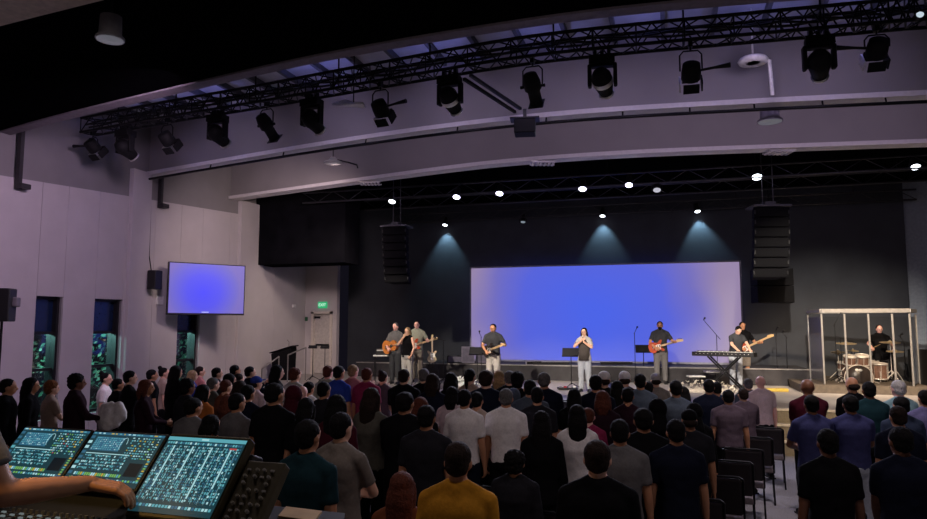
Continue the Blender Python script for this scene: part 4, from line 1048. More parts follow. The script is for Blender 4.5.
mic_stand(838, 18.15, 1.15, 'boom microphone stand slanting over the left of the kit', z=ZD, boom=(0.35, -0.12), mic=False)
mic_stand(833, 18.10, 1.5, 'tall overhead microphone stand at the left inside the shield', z=ZD, boom=(0.16, 0.28))
mic_stand(901, 18.15, 1.0, 'short microphone stand at the right inside the shield', z=ZD, boom=(-0.1, 0.2))
p = gp(877, 18.90, ZD); t = empty('drum_stool', p); MB().lathe([(0.0, 0.44), (0.16, 0.44), (0.17, 0.47), (0.16, 0.52), (0, 0.52)], 20).build('seat', m_vinyl, t)
MB().cone((0, 0, 0.1), (0, 0, 0.45), 0.02, 0.02, 8).build('pole', m_chrome, t)
for k in range(3):
    a = 2 * PI * k / 3; MB().tube([(0, 0, 0.25), (.24 * math.cos(a), .24 * math.sin(a), 0.012)], 0.012, 6).build('leg', m_chrome, t)
tag(t, 'round black stool under the drummer', 'stool')
a = star('g9', 877, 332.5, 18.90, 'm', 'tee', 'black', 'long', 'black', 'short', 'brown', 'pink', 'drummer in black seated behind the kit inside the shield', turn=0, z=ZD - 0.27, seat=True, wr=(0.30, 0.40, 1.15), hr=(1, -0.3, -0.6), wl=(-0.20, 0.42, 1.12), hl=(-1, -0.3, -0.6), ups=((0, 0, -1), (0, 0, -1)))
bpy.context.view_layer.update()
for s, x in ((1, 0.30),):
    st_ = MB().cone((x, 0.40, 1.13), (x * 0.6, 0.74, 1.24), 0.008, 0.006, 8); o_ = st_.build('drumstick', m_maple); o_.matrix_world = a.matrix_world.copy(); tag(o_, 'wooden drumstick in the drummer %s hand' % ('right' if s > 0 else 'left'), 'drumstick')
# lectern, rail, exit sign, wall bits
p = gp(286, 21.6, ZS); top = pt(286, 347, 21.6).z - ZS
m_lect = mat('lectern_black', (0.005, 0.005, 0.006), 0.8, spec=0.1); m_rail = mat('grey_rail', (0.20, 0.19, 0.18), 0.5, 0.3)
t = empty('lectern', p, YAW - 0.1)
MB().add([(-0.24, -0.3, 0), (0.28, -0.3, 0), (0.28, 0.2, 0), (-0.24, 0.2, 0), (-0.3, -0.34, top - 0.2), (0.32, -0.34, top), (0.32, 0.2, top), (-0.3, 0.2, top - 0.2)], [(3, 2, 1, 0), (4, 5, 6, 7), (0, 1, 5, 4), (1, 2, 6, 5), (2, 3, 7, 6), (3, 0, 4, 7)]).build('cabinet', m_lect, t, bevel=0.01)
MB().box((0.02, -0.08, top - 0.07), (0.74, 0.6, 0.03), 0, Matrix.Translation((0, 0, 0)) @ Matrix.Translation((0, 0, top - 0.07)) @ Matrix.Rotation(R(-17), 4, 'Y') @ Matrix.Translation((0, 0, -top + 0.07))).build('reading_top', m_lect, t)
MB().tube([(0.1, 0.1, top), (0.1, 0.1, top + 0.16), (0.06, 0.04, top + 0.22)], 0.007, 6).build('gooseneck', m_metal, t)
tag(t, 'black slanted lectern standing before the pale left wall', 'lectern')
def rail(pts_, px_posts, label):
    t = empty('stair_handrail', (pts_[0].x, pts_[0].y, 0)); o = t.location
    MB().tube([q - o for q in pts_], 0.022, 8).build('rail', m_rail, t)
    for q, zb in px_posts: MB().cone((q.x - o.x, q.y - o.y, zb), q - o, 0.018, 0.018, 8).build('post', m_rail, t)
    tag(t, label, 'handrail')
a1, a2, a3 = pt(262, 369, 20.6), pt(279, 356.5, 21.0), pt(304, 348.2, 22.2)
rail([a1, a2], [(a2, 0.0), (a1, 0.0)], 'lower stair handrail rising to the left of the lectern')
b1, b2 = pt(288, 355, 20.6), pt(306, 347.5, 21.4)
rail([b1, b2], [(b1, ZS), (b2, ZS)], 'upper stair handrail right of the lectern')
for px, D, lb in ((314, 21.2, 'left music stand with black desk before the exit door'), (326, 21.0, 'right music stand with black desk before the exit door')): music_stand(px, D, 1.02, lb, w=0.26, dh=0.10)
# exit sign over the door
c = on_y(323, 305, YD); t = empty('exit_sign', (c.x, YD - 0.03, c.z))
MB().box((0, 0, 0), (0.34, 0.05, 0.22)).build('housing', emat('green_exit_panel', (0.02, 0.42, 0.16), 1.0), t, bevel=0.006)
cu = bpy.data.curves.new('exit_lettering', 'FONT'); cu.body = 'EXIT'; cu.size = 0.14; cu.align_x = 'CENTER'; cu.align_y = 'CENTER'; cu.extrude = 0.002
cu.materials.append(emat('exit_letter_white', (0.75, 1.0, 0.85), 1.0)); o_ = bpy.data.objects.new('tmp_text', cu); COL.objects.link(o_); bpy.context.view_layer.update(); me_ = bpy.data.meshes.new_from_object(o_.evaluated_get(bpy.context.evaluated_depsgraph_get())); bpy.data.objects.remove(o_); o_ = link('exit_lettering', me_, t); o_.location = (0, -0.028, 0); o_.rotation_euler = (PI / 2, 0, 0)
tag(t, 'green lit EXIT sign above the door beside the stage', 'sign')
c = on_y(306.5, 319, YD - 0.01); MB().box((c.x, YD - 0.02, c.z), (0.10, 0.035, 0.14)).build('fire_alarm_switch', mat('green_alarm', (0.03, 0.12, 0.06), 0.5), bevel=0.006); tag(bpy.data.objects['fire_alarm_switch'], 'small green alarm pull left of the exit door', 'alarm')
c = on_x(294, 306, XW + 0.07); MB().box((XW + 0.07, c.y, c.z), (0.06, 0.16, 0.11)).build('wall_sensor', m_white, bevel=0.01); tag(bpy.data.objects['wall_sensor'], 'small white sensor on the pale wall above the lectern', 'sensor')
# yellow mat on the floor behind the bald man
c = gp(771, 17.7, ZS); o_ = MB().box((0, 0, 0.04), (0.6, 0.22, 0.08)).build('yellow_pad', mat('yellow_foam', (0.5, 0.36, 0.06), 0.7), loc=c, bevel=0.02); o_.rotation_euler = (0, 0, YAW); tag(o_, 'yellow pad lying on stage floor near the keyboard stand', 'pad')
p = gp(922, 19.4, ZS); t = empty('equipment_case', p, YAW); MB().box((0, 0, 0.5), (0.7, 0.5, 1.0)).build('body', m_plast, t, bevel=0.02); MB().box((0, -0.26, 0.75), (0.2, 0.02, 0.08)).build('latch', m_chrome, t); tag(t, 'tall black equipment case right of the drum shield', 'case')
# ------------------------------------------------------------------ screens
def screen_mat(name, stops, uv_aspect, strength):
    m = bpy.data.materials.new(name); m.use_nodes = True; nt = m.node_tree; N = nt.nodes; L = nt.links; b = N['Principled BSDF']
    b.inputs['Base Color'].default_value = (0.02, 0.02, 0.02, 1); b.inputs['Roughness'].default_value = 0.5
    tc = N.new('ShaderNodeTexCoord'); sp = N.new('ShaderNodeSeparateXYZ'); L.new(tc.outputs['Object'], sp.inputs[0])
    nz = N.new('ShaderNodeTexNoise'); nz.inputs['Scale'].default_value = 0.35; L.new(tc.outputs['Object'], nz.inputs['Vector'])
    cx, cz, wx, wz = uv_aspect
    def lin(sock, c, s):
        a = N.new('ShaderNodeMath'); a.operation = 'SUBTRACT'; a.inputs[1].default_value = c; L.new(sock, a.inputs[0])
        d = N.new('ShaderNodeMath'); d.operation = 'DIVIDE'; d.inputs[1].default_value = s; L.new(a.outputs[0], d.inputs[0])
        p = N.new('ShaderNodeMath'); p.operation = 'POWER'; p.inputs[1].default_value = 2; 
        ab = N.new('ShaderNodeMath'); ab.operation = 'ABSOLUTE'; L.new(d.outputs[0], ab.inputs[0]); L.new(ab.outputs[0], p.inputs[0]); return p.outputs[0]
    a = lin(sp.outputs[0], cx, wx); c = lin(sp.outputs[2], cz, wz)
    s = N.new('ShaderNodeMath'); s.operation = 'ADD'; L.new(a, s.inputs[0]); L.new(c, s.inputs[1])
    q = N.new('ShaderNodeMath'); q.operation = 'SQRT'; L.new(s.outputs[0], q.inputs[0])
    n2 = N.new('ShaderNodeMath'); n2.operation = 'MULTIPLY_ADD'; n2.inputs[1].default_value = 0.35; L.new(nz.outputs['Fac'], n2.inputs[0]); L.new(q.outputs[0], n2.inputs[2])
    rp = N.new('ShaderNodeValToRGB'); L.new(n2.outputs[0], rp.inputs['Fac'])
    while len(rp.color_ramp.elements) < len(stops): rp.color_ramp.elements.new(0.5)
    for e, (p, col) in zip(rp.color_ramp.elements, stops): e.position = p; e.color = (*col, 1)
    L.new(rp.outputs['Color'], b.inputs['Emission Color']); b.inputs['Emission Strength'].default_value = strength
    return m
# projection screen on the riser
sy = 22.75
xl, xr_ = on_y(470.5, 310, sy).x, on_y(742, 310, sy).x
zt = (on_y(470.5, 267, sy).z + on_y(742, 260.5, sy).z) / 2; zb = 1.27
scx = (xl + xr_) / 2; sw = xr_ - xl; sh = zt - zb
t = empty('projection_screen', (scx, sy, zb))
fr = MB()
for s in (-1, 1): fr.box((s * (sw / 2), 0.03, sh / 2), (0.05, 0.08, sh))
fr.box((0, 0.03, sh - 0.02), (sw, 0.08, 0.05)); fr.box((0, 0.03, 0.03), (sw, 0.08, 0.06)); fr.build('screen_frame', mat('screen_frame', (0.25, 0.25, 0.3), 0.5), t)
so = MB().box((0, 0, 0), (sw - 0.06, 0.03, sh - 0.08)).build('display', screen_mat('projected_blue_gradient', [(0.25, rgb(72, 98, 230)), (0.62, rgb(84, 98, 218)), (0.82, rgb(112, 108, 190)), (1.0, rgb(150, 132, 168))], (-0.2, -0.2, 5.2, 5.0), 1.0), t)
so.location = (0, 0.01, sh / 2)
tag(t, 'wide stage screen glowing blue with greyer ends behind the band', 'screen')
# hanging television
P = [pt(168, 262, 17.0), pt(245, 265, 18.2), pt(245, 315, 18.2), pt(167.5, 315, 17.0)]
u = (P[1] - P[0]); u.z = 0; tw = u.length; u.normalize(); th_ = ((P[0] - P[3]).length + (P[1] - P[2]).length) / 2
c = sum(P, V()) / 4; an = math.atan2(u.y, u.x)
t = empty('wall_mounted_tv', c, an)
MB().box((0, 0.05, 0), (tw, 0.09, th_)).build('cabinet', m_plast, t, bevel=0.008)
so = MB().box((0, 0, 0), (tw - 0.06, 0.01, th_ - 0.07)).build('display', screen_mat('television_blue_gradient', [(0.2, rgb(58, 62, 248)), (0.55, rgb(72, 74, 236)), (0.9, rgb(104, 98, 200)), (1.0, rgb(116, 104, 190))], (-0.1, -0.1, 1.12, 1.15), 1.0), t); so.location = (0, 0.0, 0.01)
cap = MB()
for k in range(6): cap.box((-0.12 + 0.03 * k, -0.007, -th_ / 2 + 0.07), (0.02, 0.004, 0.02))
cap.build('caption_marks', emat('white_caption', (0.8, 0.85, 1.0), 1.0), t)
wp = V((XW + 0.04, c.y + 0.5, c.z)); Mi = (Matrix.Translation(c) @ Matrix.Rotation(an, 4, 'Z')).inverted()
MB().tube([Mi @ wp, (0, 0.09, 0)], 0.035, 8).box((0, 0.11, 0), (0.5, 0.04, 0.4)).build('wall_arm', m_metal, t)
tag(t, 'flat television on the left wall glowing blue', 'wall_mounted_tv')

# ------------------------------------------------------------------ lighting truss and fixtures
ZT = 6.62
TP = [(40, 136), (60, 132), (139, 117.5), (180, 110), (256, 97.5), (330, 84), (404, 71), (515, 52), (620, 40), (749, 28), (860, 18), (927, 12), (1060, 3)]
tpath = smoothed(catmull([on_z(a, b, ZT) for a, b in TP], 8), 8)
tpath = [p for p in tpath if p.x > XW + 0.5]
def on_truss(px):
    best = None
    for i in range(len(tpath) - 1):
        for k in range(8):
            p = tpath[i].lerp(tpath[i + 1], k / 8); v = p - EYE; q = CX + FOC * v.dot(RT) / v.dot(FW)
            if best is None or abs(q - px) < best[0]: best = (abs(q - px), p.copy(), (tpath[i + 1] - tpath[i]).normalized())
    return best[1], best[2]
t = empty('hanging_lighting_truss', tpath[0]); o = tpath[0]
offs = [(-0.15, -0.15), (0.15, -0.15), (-0.15, 0.15), (0.15, 0.15)]
rails_ = []
for a, b in offs:
    line = []
    for i, p in enumerate(tpath):
        d = (tpath[min(i + 1, len(tpath) - 1)] - tpath[max(i - 1, 0)]).normalized(); nn = V((-d.y, d.x, 0)); line.append(p + nn * a + V((0, 0, b)) - o)
    rails_.append(line); MB().tube(line, 0.028, 8).build('chord', m_metal, t)
br = MB()
for i in range(len(tpath) - 1):
    for (p, q) in ((0, 1), (2, 3), (0, 2), (1, 3)):
        A, B = rails_[p], rails_[q]
        if i % 2: A, B = B, A
        br.cone(A[i], B[i + 1], 0.012, 0.012, 6)
        if i % 3 == 0: br.cone(A[i], B[i], 0.012, 0.012, 6)
br.build('bracing', m_metal, t)
cb = MB()
for s in range(3):
    L_ = [p - o + V((0, -0.05 + 0.05 * s, 0.03 + 0.03 * math.sin(i * 0.9 + s * 2))) for i, p in enumerate(tpath)]; cb.tube(L_, 0.02, 6)
cb.build('cables', m_plast, t)
hk = MB()
for i in range(3, len(tpath), 9): hk.cone(tpath[i] - o, V((tpath[i].x, tpath[i].y, ROOF)) - o, 0.014, 0.014, 6)
hk.build('hanger_rods', m_metal, t)
tag(t, 'long curved black box truss carrying the front lights under the ceiling', 'truss')
m_fix = mat('matt_black_fixture', (0.006, 0.006, 0.007), 0.7, spec=0.2)
m_lensd = mat('dark_lens', (0.02, 0.02, 0.03), 0.08, spec=0.8)
def e_lens(col, s): return emat('lit_lens_%d_%d' % (int(s * 10), int(col[2] * 100)), col, s)
KEY = []
def moving_head(px, label, aim, lit=False, s=1.0):
    p, d = on_truss(px); p = p + V((0, 0, -0.15)); nn = V((-d.y, d.x, 0))
    t = empty('moving_head_spotlight', p, math.atan2(d.y, d.x))
    MB().cone((0, 0, 0.02), (0, 0, -0.08), 0.03, 0.03, 8).box((0.1, 0, -0.01), (0.05, 0.08, 0.10)).box((-0.1, 0, -0.01), (0.05, 0.08, 0.10)).build('clamp', m_metal, t)
    MB().prism([(-0.19 * s, -0.12), (0.19 * s, -0.12), (0.15 * s, 0.15), (-0.15 * s, 0.15)], -0.20, -0.08).build('base', m_fix, t, bevel=0.02)
    yk = MB()
    for q in (-1, 1): yk.box((q * 0.185 * s, 0, -0.36), (0.055, 0.13, 0.34))
    yk.box((0, 0, -0.215), (0.36 * s, 0.14, 0.04)); yk.build('yoke', m_fix, t, bevel=0.02)
    c = V((0, 0, -0.44)); wc = p + Matrix.Rotation(math.atan2(d.y, d.x), 3, 'Z') @ c
    dd = (Matrix.Rotation(-math.atan2(d.y, d.x), 3, 'Z') @ (aim - wc)).normalized()
    Mh = Matrix.Translation(c) @ dd.to_track_quat('Z', 'X').to_matrix().to_4x4()
    MB().lathe([(0.0, -0.19), (0.10 * s, -0.18), (0.145 * s, -0.10), (0.15 * s, 0.0), (0.13 * s, 0.10), (0.105 * s, 0.22), (0.10 * s, 0.25)], 24, M=Mh).build('head', m_fix, t)
    MB().lathe([(0.108 * s, 0.245), (0.118 * s, 0.25), (0.118 * s, 0.27), (0.10 * s, 0.275), (0.098 * s, 0.26)], 24, M=Mh).build('lens_ring', m_alu, t)
    MB().lathe([(0.098 * s, 0.252), (0.06 * s, 0.262), (0, 0.265)], 20, M=Mh).build('lens', e_lens((1.0, 0.9, 0.8), 3.0) if lit else m_lensd, t)
    MB().lathe([(0.152 * s, -0.03), (0.154 * s, 0.0), (0.146 * s, 0.05)], 24, M=Mh).build('head_band', m_alu if px in (450, 602) else m_fix, t)
    tag(t, label, 'stage light', 'moving head lights on the truss')
    KEY.append((px, wc, (aim - wc).normalized())); return t
AIM = lambda x, y, z=1.6: V((x, y, z))
moving_head(126, 'moving head light at the far left end of the truss', AIM(-9.0, 19.5, 1.0), True)
moving_head(219, 'second moving head light from the left wall on the truss', AIM(-7.3, 19.5), True)
moving_head(312, 'third moving head light from the left wall, below the truss', AIM(-4.5, 18.5), True)
moving_head(450, 'moving head light with shiny metal band left of the diagonal brace', AIM(-2.2, 18.3), True)
moving_head(602, 'moving head light near the middle right, right of the small profile spotlight', AIM(0.5, 19), True)
moving_head(817, 'largest moving head light at the right end of the truss', AIM(3.8, 20), True)
def fixture(px, label, kind, drop=0.45, side=0):
    p, d = on_truss(px); p = p + V((0, 0, -0.15)); t = empty(kind, p, math.atan2(d.y, d.x))
    MB().box((0, 0, 0.0), (0.06, 0.09, 0.12)).cone((0, 0, 0), (0, 0, -0.10), 0.014, 0.014, 8).build('clamp', m_metal, t)
    MB().tube([(-0.15, 0, -drop + 0.02), (-0.15, 0, -0.17), (-0.10, 0, -0.11), (0.10, 0, -0.11), (0.15, 0, -0.17), (0.15, 0, -drop + 0.02)], 0.012, 6).build('yoke', m_metal, t)
    dd = V((0.02, 0.75, -0.65)).normalized(); Mh = Matrix.Translation((0, 0, -drop)) @ dd.to_track_quat('Z', 'X').to_matrix().to_4x4()
    if kind == 'profile_spotlight':
        MB().lathe([(0, -0.22), (0.10, -0.2), (0.13, -0.08), (0.13, 0.04), (0.095, 0.08), (0.095, 0.26), (0.105, 0.27), (0.105, 0.30)], 20, M=Mh).build('barrel', m_fix, t)
        MB().box((0, 0, 0.305), (0.23, 0.23, 0.015), 0, Mh).build('gel_frame', m_metal, t); kb = MB()
        for s in (-1, 1): kb.cone((s * 0.13, 0, -drop), (s * 0.19, 0, -drop), 0.02, 0.025, 10)
        kb.build('knob', m_fix, t)
    else:
        MB().lathe([(0, -0.13), (0.12, -0.12), (0.135, 0.0), (0.135, 0.10), (0.12, 0.12)], 20, M=Mh).build('barrel', m_fix, t)
        MB().lathe([(0.118, 0.115), (0.06, 0.13), (0, 0.135)], 20, M=Mh).build('lens', m_lensd, t)
        for k, (a, b) in enumerate(((1, 0), (-1, 0), (0, 1), (0, -1))):
            MB().box((a * 0.15, b * 0.15, 0.19), (0.02 if a else 0.22, 0.02 if b else 0.22, 0.14), 0, Mh @ Matrix.Translation((0, 0, 0)) ).build('barn_door', m_alu if k == 3 else m_fix, t)
    if side:
        MB().tube([(0, 0, -drop), (side * 0.30, -0.05, -drop + 0.02), (side * 0.52, -0.05, -drop + 0.04)], [0.02, 0.02, 0.04], 8).build('side_handle', m_metal, t)
    tag(t, label, 'stage light', 'small lights on the truss')
fixture(93, 'barn-door light on the truss end nearest the left wall', 'barn_door_spotlight', 0.28, -1)
fixture(168, 'barn-door light between the first two moving heads at left', 'barn_door_spotlight', 0.38)
fixture(267, 'profile spotlight between second and third moving heads from left', 'profile_spotlight', 0.40)
fixture(381, 'barn-door light with side handle between third and fourth moving heads', 'barn_door_spotlight', 0.42, 1)
fixture(533, 'profile spotlight right of the diagonal brace', 'profile_spotlight', 0.42)
fixture(690, 'barn-door light with handle midway along right half of truss', 'barn_door_spotlight', 0.42, 1)
fixture(875, 'barn-door light right of the largest moving head', 'barn_door_spotlight', 0.30, -1)
# small lit lamp at the truss' right end
p, d = on_truss(912); t = empty('pin_spot', p + V((0, -0.2, -0.12))); MB().cone((0, 0.08, 0), (0, -0.08, -0.02), 0.045, 0.05, 14).build('barrel', m_fix, t); MB().lathe([(0.045, 0), (0, 0.01)], 14, M=Matrix.Translation((0, -0.082, -0.02)) @ Matrix.Rotation(R(90), 4, 'X')).build('lens', emat('cool_lens', (0.75, 0.9, 1.0), 0.7), t); tag(t, 'small bright pin spot inside the right end of the truss', 'stage light')
# pipe under the first beam with its stand-offs
pipe = [V((p.x, p.y, ZC - 0.16)) + V((0, -0.10, 0)) for p in c_one if p.x < 9]; o = pipe[0]; t = empty('hanging_lighting_pipe', o)
MB().tube([p - o for p in pipe], 0.03, 8).build('pipe', m_metal, t); cl = MB()
for i in range(2, len(pipe) - 1, 5): cl.cone(pipe[i] - o, pipe[i] - o + V((0, 0.05, 0.12)), 0.015, 0.015, 6)
cl.build('hangers', m_metal, t); tag(t, 'curved black pipe hung under the front ceiling beam', 'pipe')
# projector under the front beam
p = on_z(525, 128, ZC - 0.36); t = empty('ceiling_projector', p, YAW - R(8)); MB().box((0, 0, 0), (0.36, 0.34, 0.24)).build('cabinet', m_fix, t, bevel=0.015); MB().box((0, 0, 0.22), (0.06, 0.06, 0.22)).box((0, 0, 0.15), (0.5, 0.3, 0.02)).build('mount', m_metal, t); MB().cone((0.05, 0.16, 0), (0.05, 0.24, 0), 0.06, 0.055, 16).build('lens', m_lensd, t); tag(t, 'black projector hanging under the front ceiling beam', 'ceiling_projector')
# diagonal brace bar
a, b = pt(464, 79, 10.2), pt(515, 112, 11.9); t = empty('ceiling_brace', a)
for k in (0, 1): MB().bar(V((0.10 * k, 0, 0.05 * k)), b - a + V((0.10 * k, 0, 0.05 * k)), 0.045, 0.045).build('brace_bar', [m_fix, m_metal][k], t)
tag(t, 'dark double diagonal brace from truss down to front beam', 'brace')
# ceiling devices
def downlight(px, py, z, label, r=0.14, h=0.32, top=None, m=None):
    p = on_z(px, py, z); t = empty('ceiling_downlight', p); m = m or mat('grey_can', (0.28, 0.28, 0.30), 0.4)
    MB().lathe([(r * 1.08, 0.0), (r * 1.08, 0.03), (r * .85, 0.06), (r * .8, h), (0, h)], 24, M=None).build('can', m, t)
    MB().lathe([(0, -0.014), (r * .7, -0.010), (r * 1.0, -0.001)], 24).build('lens', emat('frosted_lens', (0.16, 0.16, 0.19), 0.6), t)
    MB().cone((0, 0, h), (0, 0, (top or ROOF) - z), 0.012, 0.012, 8).build('stem', m_metal, t); tag(t, label, 'downlight', 'ceiling downlights'); return t
downlight(110, 40, 5.72, 'grey can downlight hanging from the black ceiling at upper left', 0.145, 0.28, top=ZC)
downlight(770, 122, 5.95, 'grey can downlight hanging just behind the front beam at right', 0.19, 0.30, ROOF, mat('lit_can', (0.24, 0.22, 0.30), 0.4))
p = on_z(333, 163, 5.9); t = empty('dome_pendant_lamp', p); MB().lathe([(0.20, 0), (0.19, 0.02), (0.10, 0.06), (0.05, 0.12), (0, 0.12)], 24).build('shade', m_white, t); MB().cone((0, 0, 0.1), (0, 0, ROOF - 5.9), 0.01, 0.01, 8).build('stem', m_metal, t); MB().tube([(0.1, 0, 0.06), (0.3, 0.1, 0.02), (0.5, 0.12, -0.05), (0.52, 0.12, -0.12)], 0.015, 6).build('arm', m_metal, t); tag(t, 'pale dome lamp hanging below the rear beam at left', 'lamp')
p = on_z(753, 62, 6.62); t = empty('ceiling_ring_fixture', p); MB().lathe([(0.10, -0.02), (0.21, -0.02), (0.23, 0.02), (0.2, 0.06), (0.10, 0.05), (0.10, -0.02)], 24).build('ring', m_white, t); MB().tube([(0.16, 0, 0.02), (0.24, 0, 0.0), (0.27, 0.06, -0.55)], 0.03, 8).build('arm', m_white, t); MB().cone((0, 0, 0.03), (0, 0, ROOF - 6.62), 0.015, 0.015, 8).lathe([(0.1, 0.03), (0, 0.03)], 16).build('stem', m_white, t); tag(t, 'white ring fixture with bent arm hanging under the right side ceiling', 'fixture')
for px, py, z, lb in ((543, 164, 6.08, 'small pale grille panel under the rear beam near centre'), (779, 153, 6.1, 'small pale grille panel under the rear beam at right'), (370, 184, 6.08, 'small pale grille panel under the rear beam at left')):
    p = on_z(px, py, z); t = empty('ceiling_grille', p, YAW); g = MB()
    for k in range(6): g.box((-0.22 + 0.088 * k, 0, 0), (0.05, 0.34, 0.02))
    g.build('slats', m_lip, t); MB().box((0, 0.17, 0.02), (0.56, 0.02, 0.03)).box((0, -0.17, 0.02), (0.56, 0.02, 0.03)).cone((0.2, 0.17, 0.02), (0.2, 0.17, 6.75 - z), 0.01, 0.01, 6).cone((-0.2, 0.17, 0.02), (-0.2, 0.17, 6.75 - z), 0.01, 0.01, 6).build('frame', m_alu, t); tag(t, lb, 'grille')
p = on_z(347, 107, 6.4); t = empty('hanging_reflector_panel', p, YAW); MB().add([(-0.25, -0.1, 0), (0.3, -0.1, 0.03), (0.3, 0.15, 0.03), (-0.05, 0.12, 0.16), (-0.25, -0.1, 0.03), (0.3, -0.1, 0.06), (0.3, 0.15, 0.06), (-0.05, 0.12, 0.19)], [(0, 3, 2, 1), (4, 5, 6, 7), (0, 1, 5, 4), (1, 2, 6, 5), (2, 3, 7, 6), (3, 0, 4, 7)]).build('panel', m_white, t); MB().cone((0.1, 0.1, 0.05), (0.1, 0.1, ROOF - 6.4), 0.01, 0.01, 6).build('stem', m_metal, t); tag(t, 'small pale angled reflector beside the third moving head', 'reflector')

# stage battens and lamps
lamp_rows = []
def batten(y, z, x0, x1, label):
    t = empty('hanging_stage_batten', (x0, y, z)); MB().cone((0, 0, 0), (x1 - x0, 0, 0), 0.028, 0.028, 8).build('pipe', mat('dull_pipe', (0.06, 0.06, 0.07), 0.35, 0.7), t)
    MB().cone((0, 0, 0.3), (x1 - x0, 0, 0.3), 0.028, 0.028, 8).build('pipe', mat('dull_pipe', (0.06,) * 3), t)
    br = MB(); n = int((x1 - x0) / 0.5)
    for k in range(n): br.cone(((x1 - x0) * k / n, 0, 0 if k % 2 else 0.3), ((x1 - x0) * (k + 1) / n, 0, 0.3 if k % 2 else 0), 0.011, 0.011, 6)
    br.build('bracing', mat('dull_pipe', (0.06,) * 3), t); hg = MB()
    for k in range(5): hg.cone(((x1 - x0) * (k + .5) / 5, 0, 0.3), ((x1 - x0) * (k + .5) / 5, 0, 6.78 - z), 0.01, 0.01, 6)
    hg.build('hangers', m_metal, t); tag(t, label, 'batten', 'stage lighting battens')
batten(18.2, 6.12, -10.5, 7.5, 'front dark lighting batten above the stage')
batten(20.4, 6.22, -9.5, 7.5, 'middle dark lighting batten above the stage')
batten(22.98, 6.15, -9.5, 7.0, 'rear dark lighting batten close to the back wall')
PARS = []
def par(px, py, y, label, lit, dirv, r=0.12, row=None):
    p = on_y(px, py, y); t = empty('par_spotlight', p)
    q = V(dirv).normalized(); Mh = q.to_track_quat('Z', 'X').to_matrix().to_4x4()
    MB().lathe([(0, -0.30), (r * .7, -0.29), (r * .85, -0.2), (r, -0.05), (r, 0.0)], 18, M=Mh).build('can', m_plast, t)
    MB().lathe([(r * .96, 0.004), (r * .5, 0.014), (0, 0.018)], 18, M=Mh).build('lens', lit, t)
    zt_ = row - p.z
    MB().tube([(-r - 0.03, 0, -0.02), (-r - 0.03, 0.0, max(0.1, zt_ - 0.08)), (0, 0, max(0.14, zt_)), (r + 0.03, 0, max(0.1, zt_ - 0.08)), (r + 0.03, 0, -0.02)], 0.01, 6).build('yoke', m_metal, t)
    tag(t, label, 'stage light', 'lit spotlights over the stage'); PARS.append((p, q)); return p
LW = emat('lit_white_lens', (0.85, 0.92, 1.0), 9.0); LV = emat('lit_violet_lens', (0.75, 0.72, 1.0), 7.0)
fd = (0, -0.55, -1)
W1 = [par(445, 225, 22.98, 'lit spotlight throwing a beam left of the stage screen', LW, (0, -0.35, -1), 0.085, 6.15),
      par(523, 222, 22.98, 'dim spotlight above left end of the stage screen', emat('dim_lens', (0.5, 0.6, 0.7), 0.4), (0, -0.35, -1), 0.085, 6.15),
      par(602.5, 216, 22.98, 'lit spotlight throwing a beam above the screen centre', LW, (0, -0.35, -1), 0.085, 6.15),
      par(697.5, 211.5, 22.98, 'lit spotlight throwing a beam above the screen right end', LW, (0.12, -0.35, -1), 0.085, 6.15)]
par(392, 201.5, 18.2, 'lit spotlight directly above the left loudspeaker array', LW, fd, 0.10, 6.12)
par(456.5, 197, 18.2, 'lit spotlight right of the left loudspeaker array, upper row', LV, fd, 0.105, 6.12)
par(499.5, 193.5, 18.2, 'lit spotlight in upper row above the left end of the screen', LV, fd, 0.105, 6.12)
par(582.5, 189, 18.2, 'lit spotlight in upper row, left of the pair above screen centre', LV, fd, 0.105, 6.12)
par(629, 185, 18.2, 'lit spotlight in upper row, right of the pair above screen centre', LV, fd, 0.10, 6.12)
par(657, 190, 18.2, 'faint small spotlight right of the pair above screen centre', emat('faint_lens', (0.6, 0.6, 0.7), 0.8), fd, 0.10, 6.12)
par(757, 177, 18.2, 'lit spotlight directly above the right loudspeaker array', LW, fd, 0.12, 6.12)
par(915.5, 167, 18.2, 'lit spotlight at the far right above the drum shield', LW, fd, 0.105, 6.12)
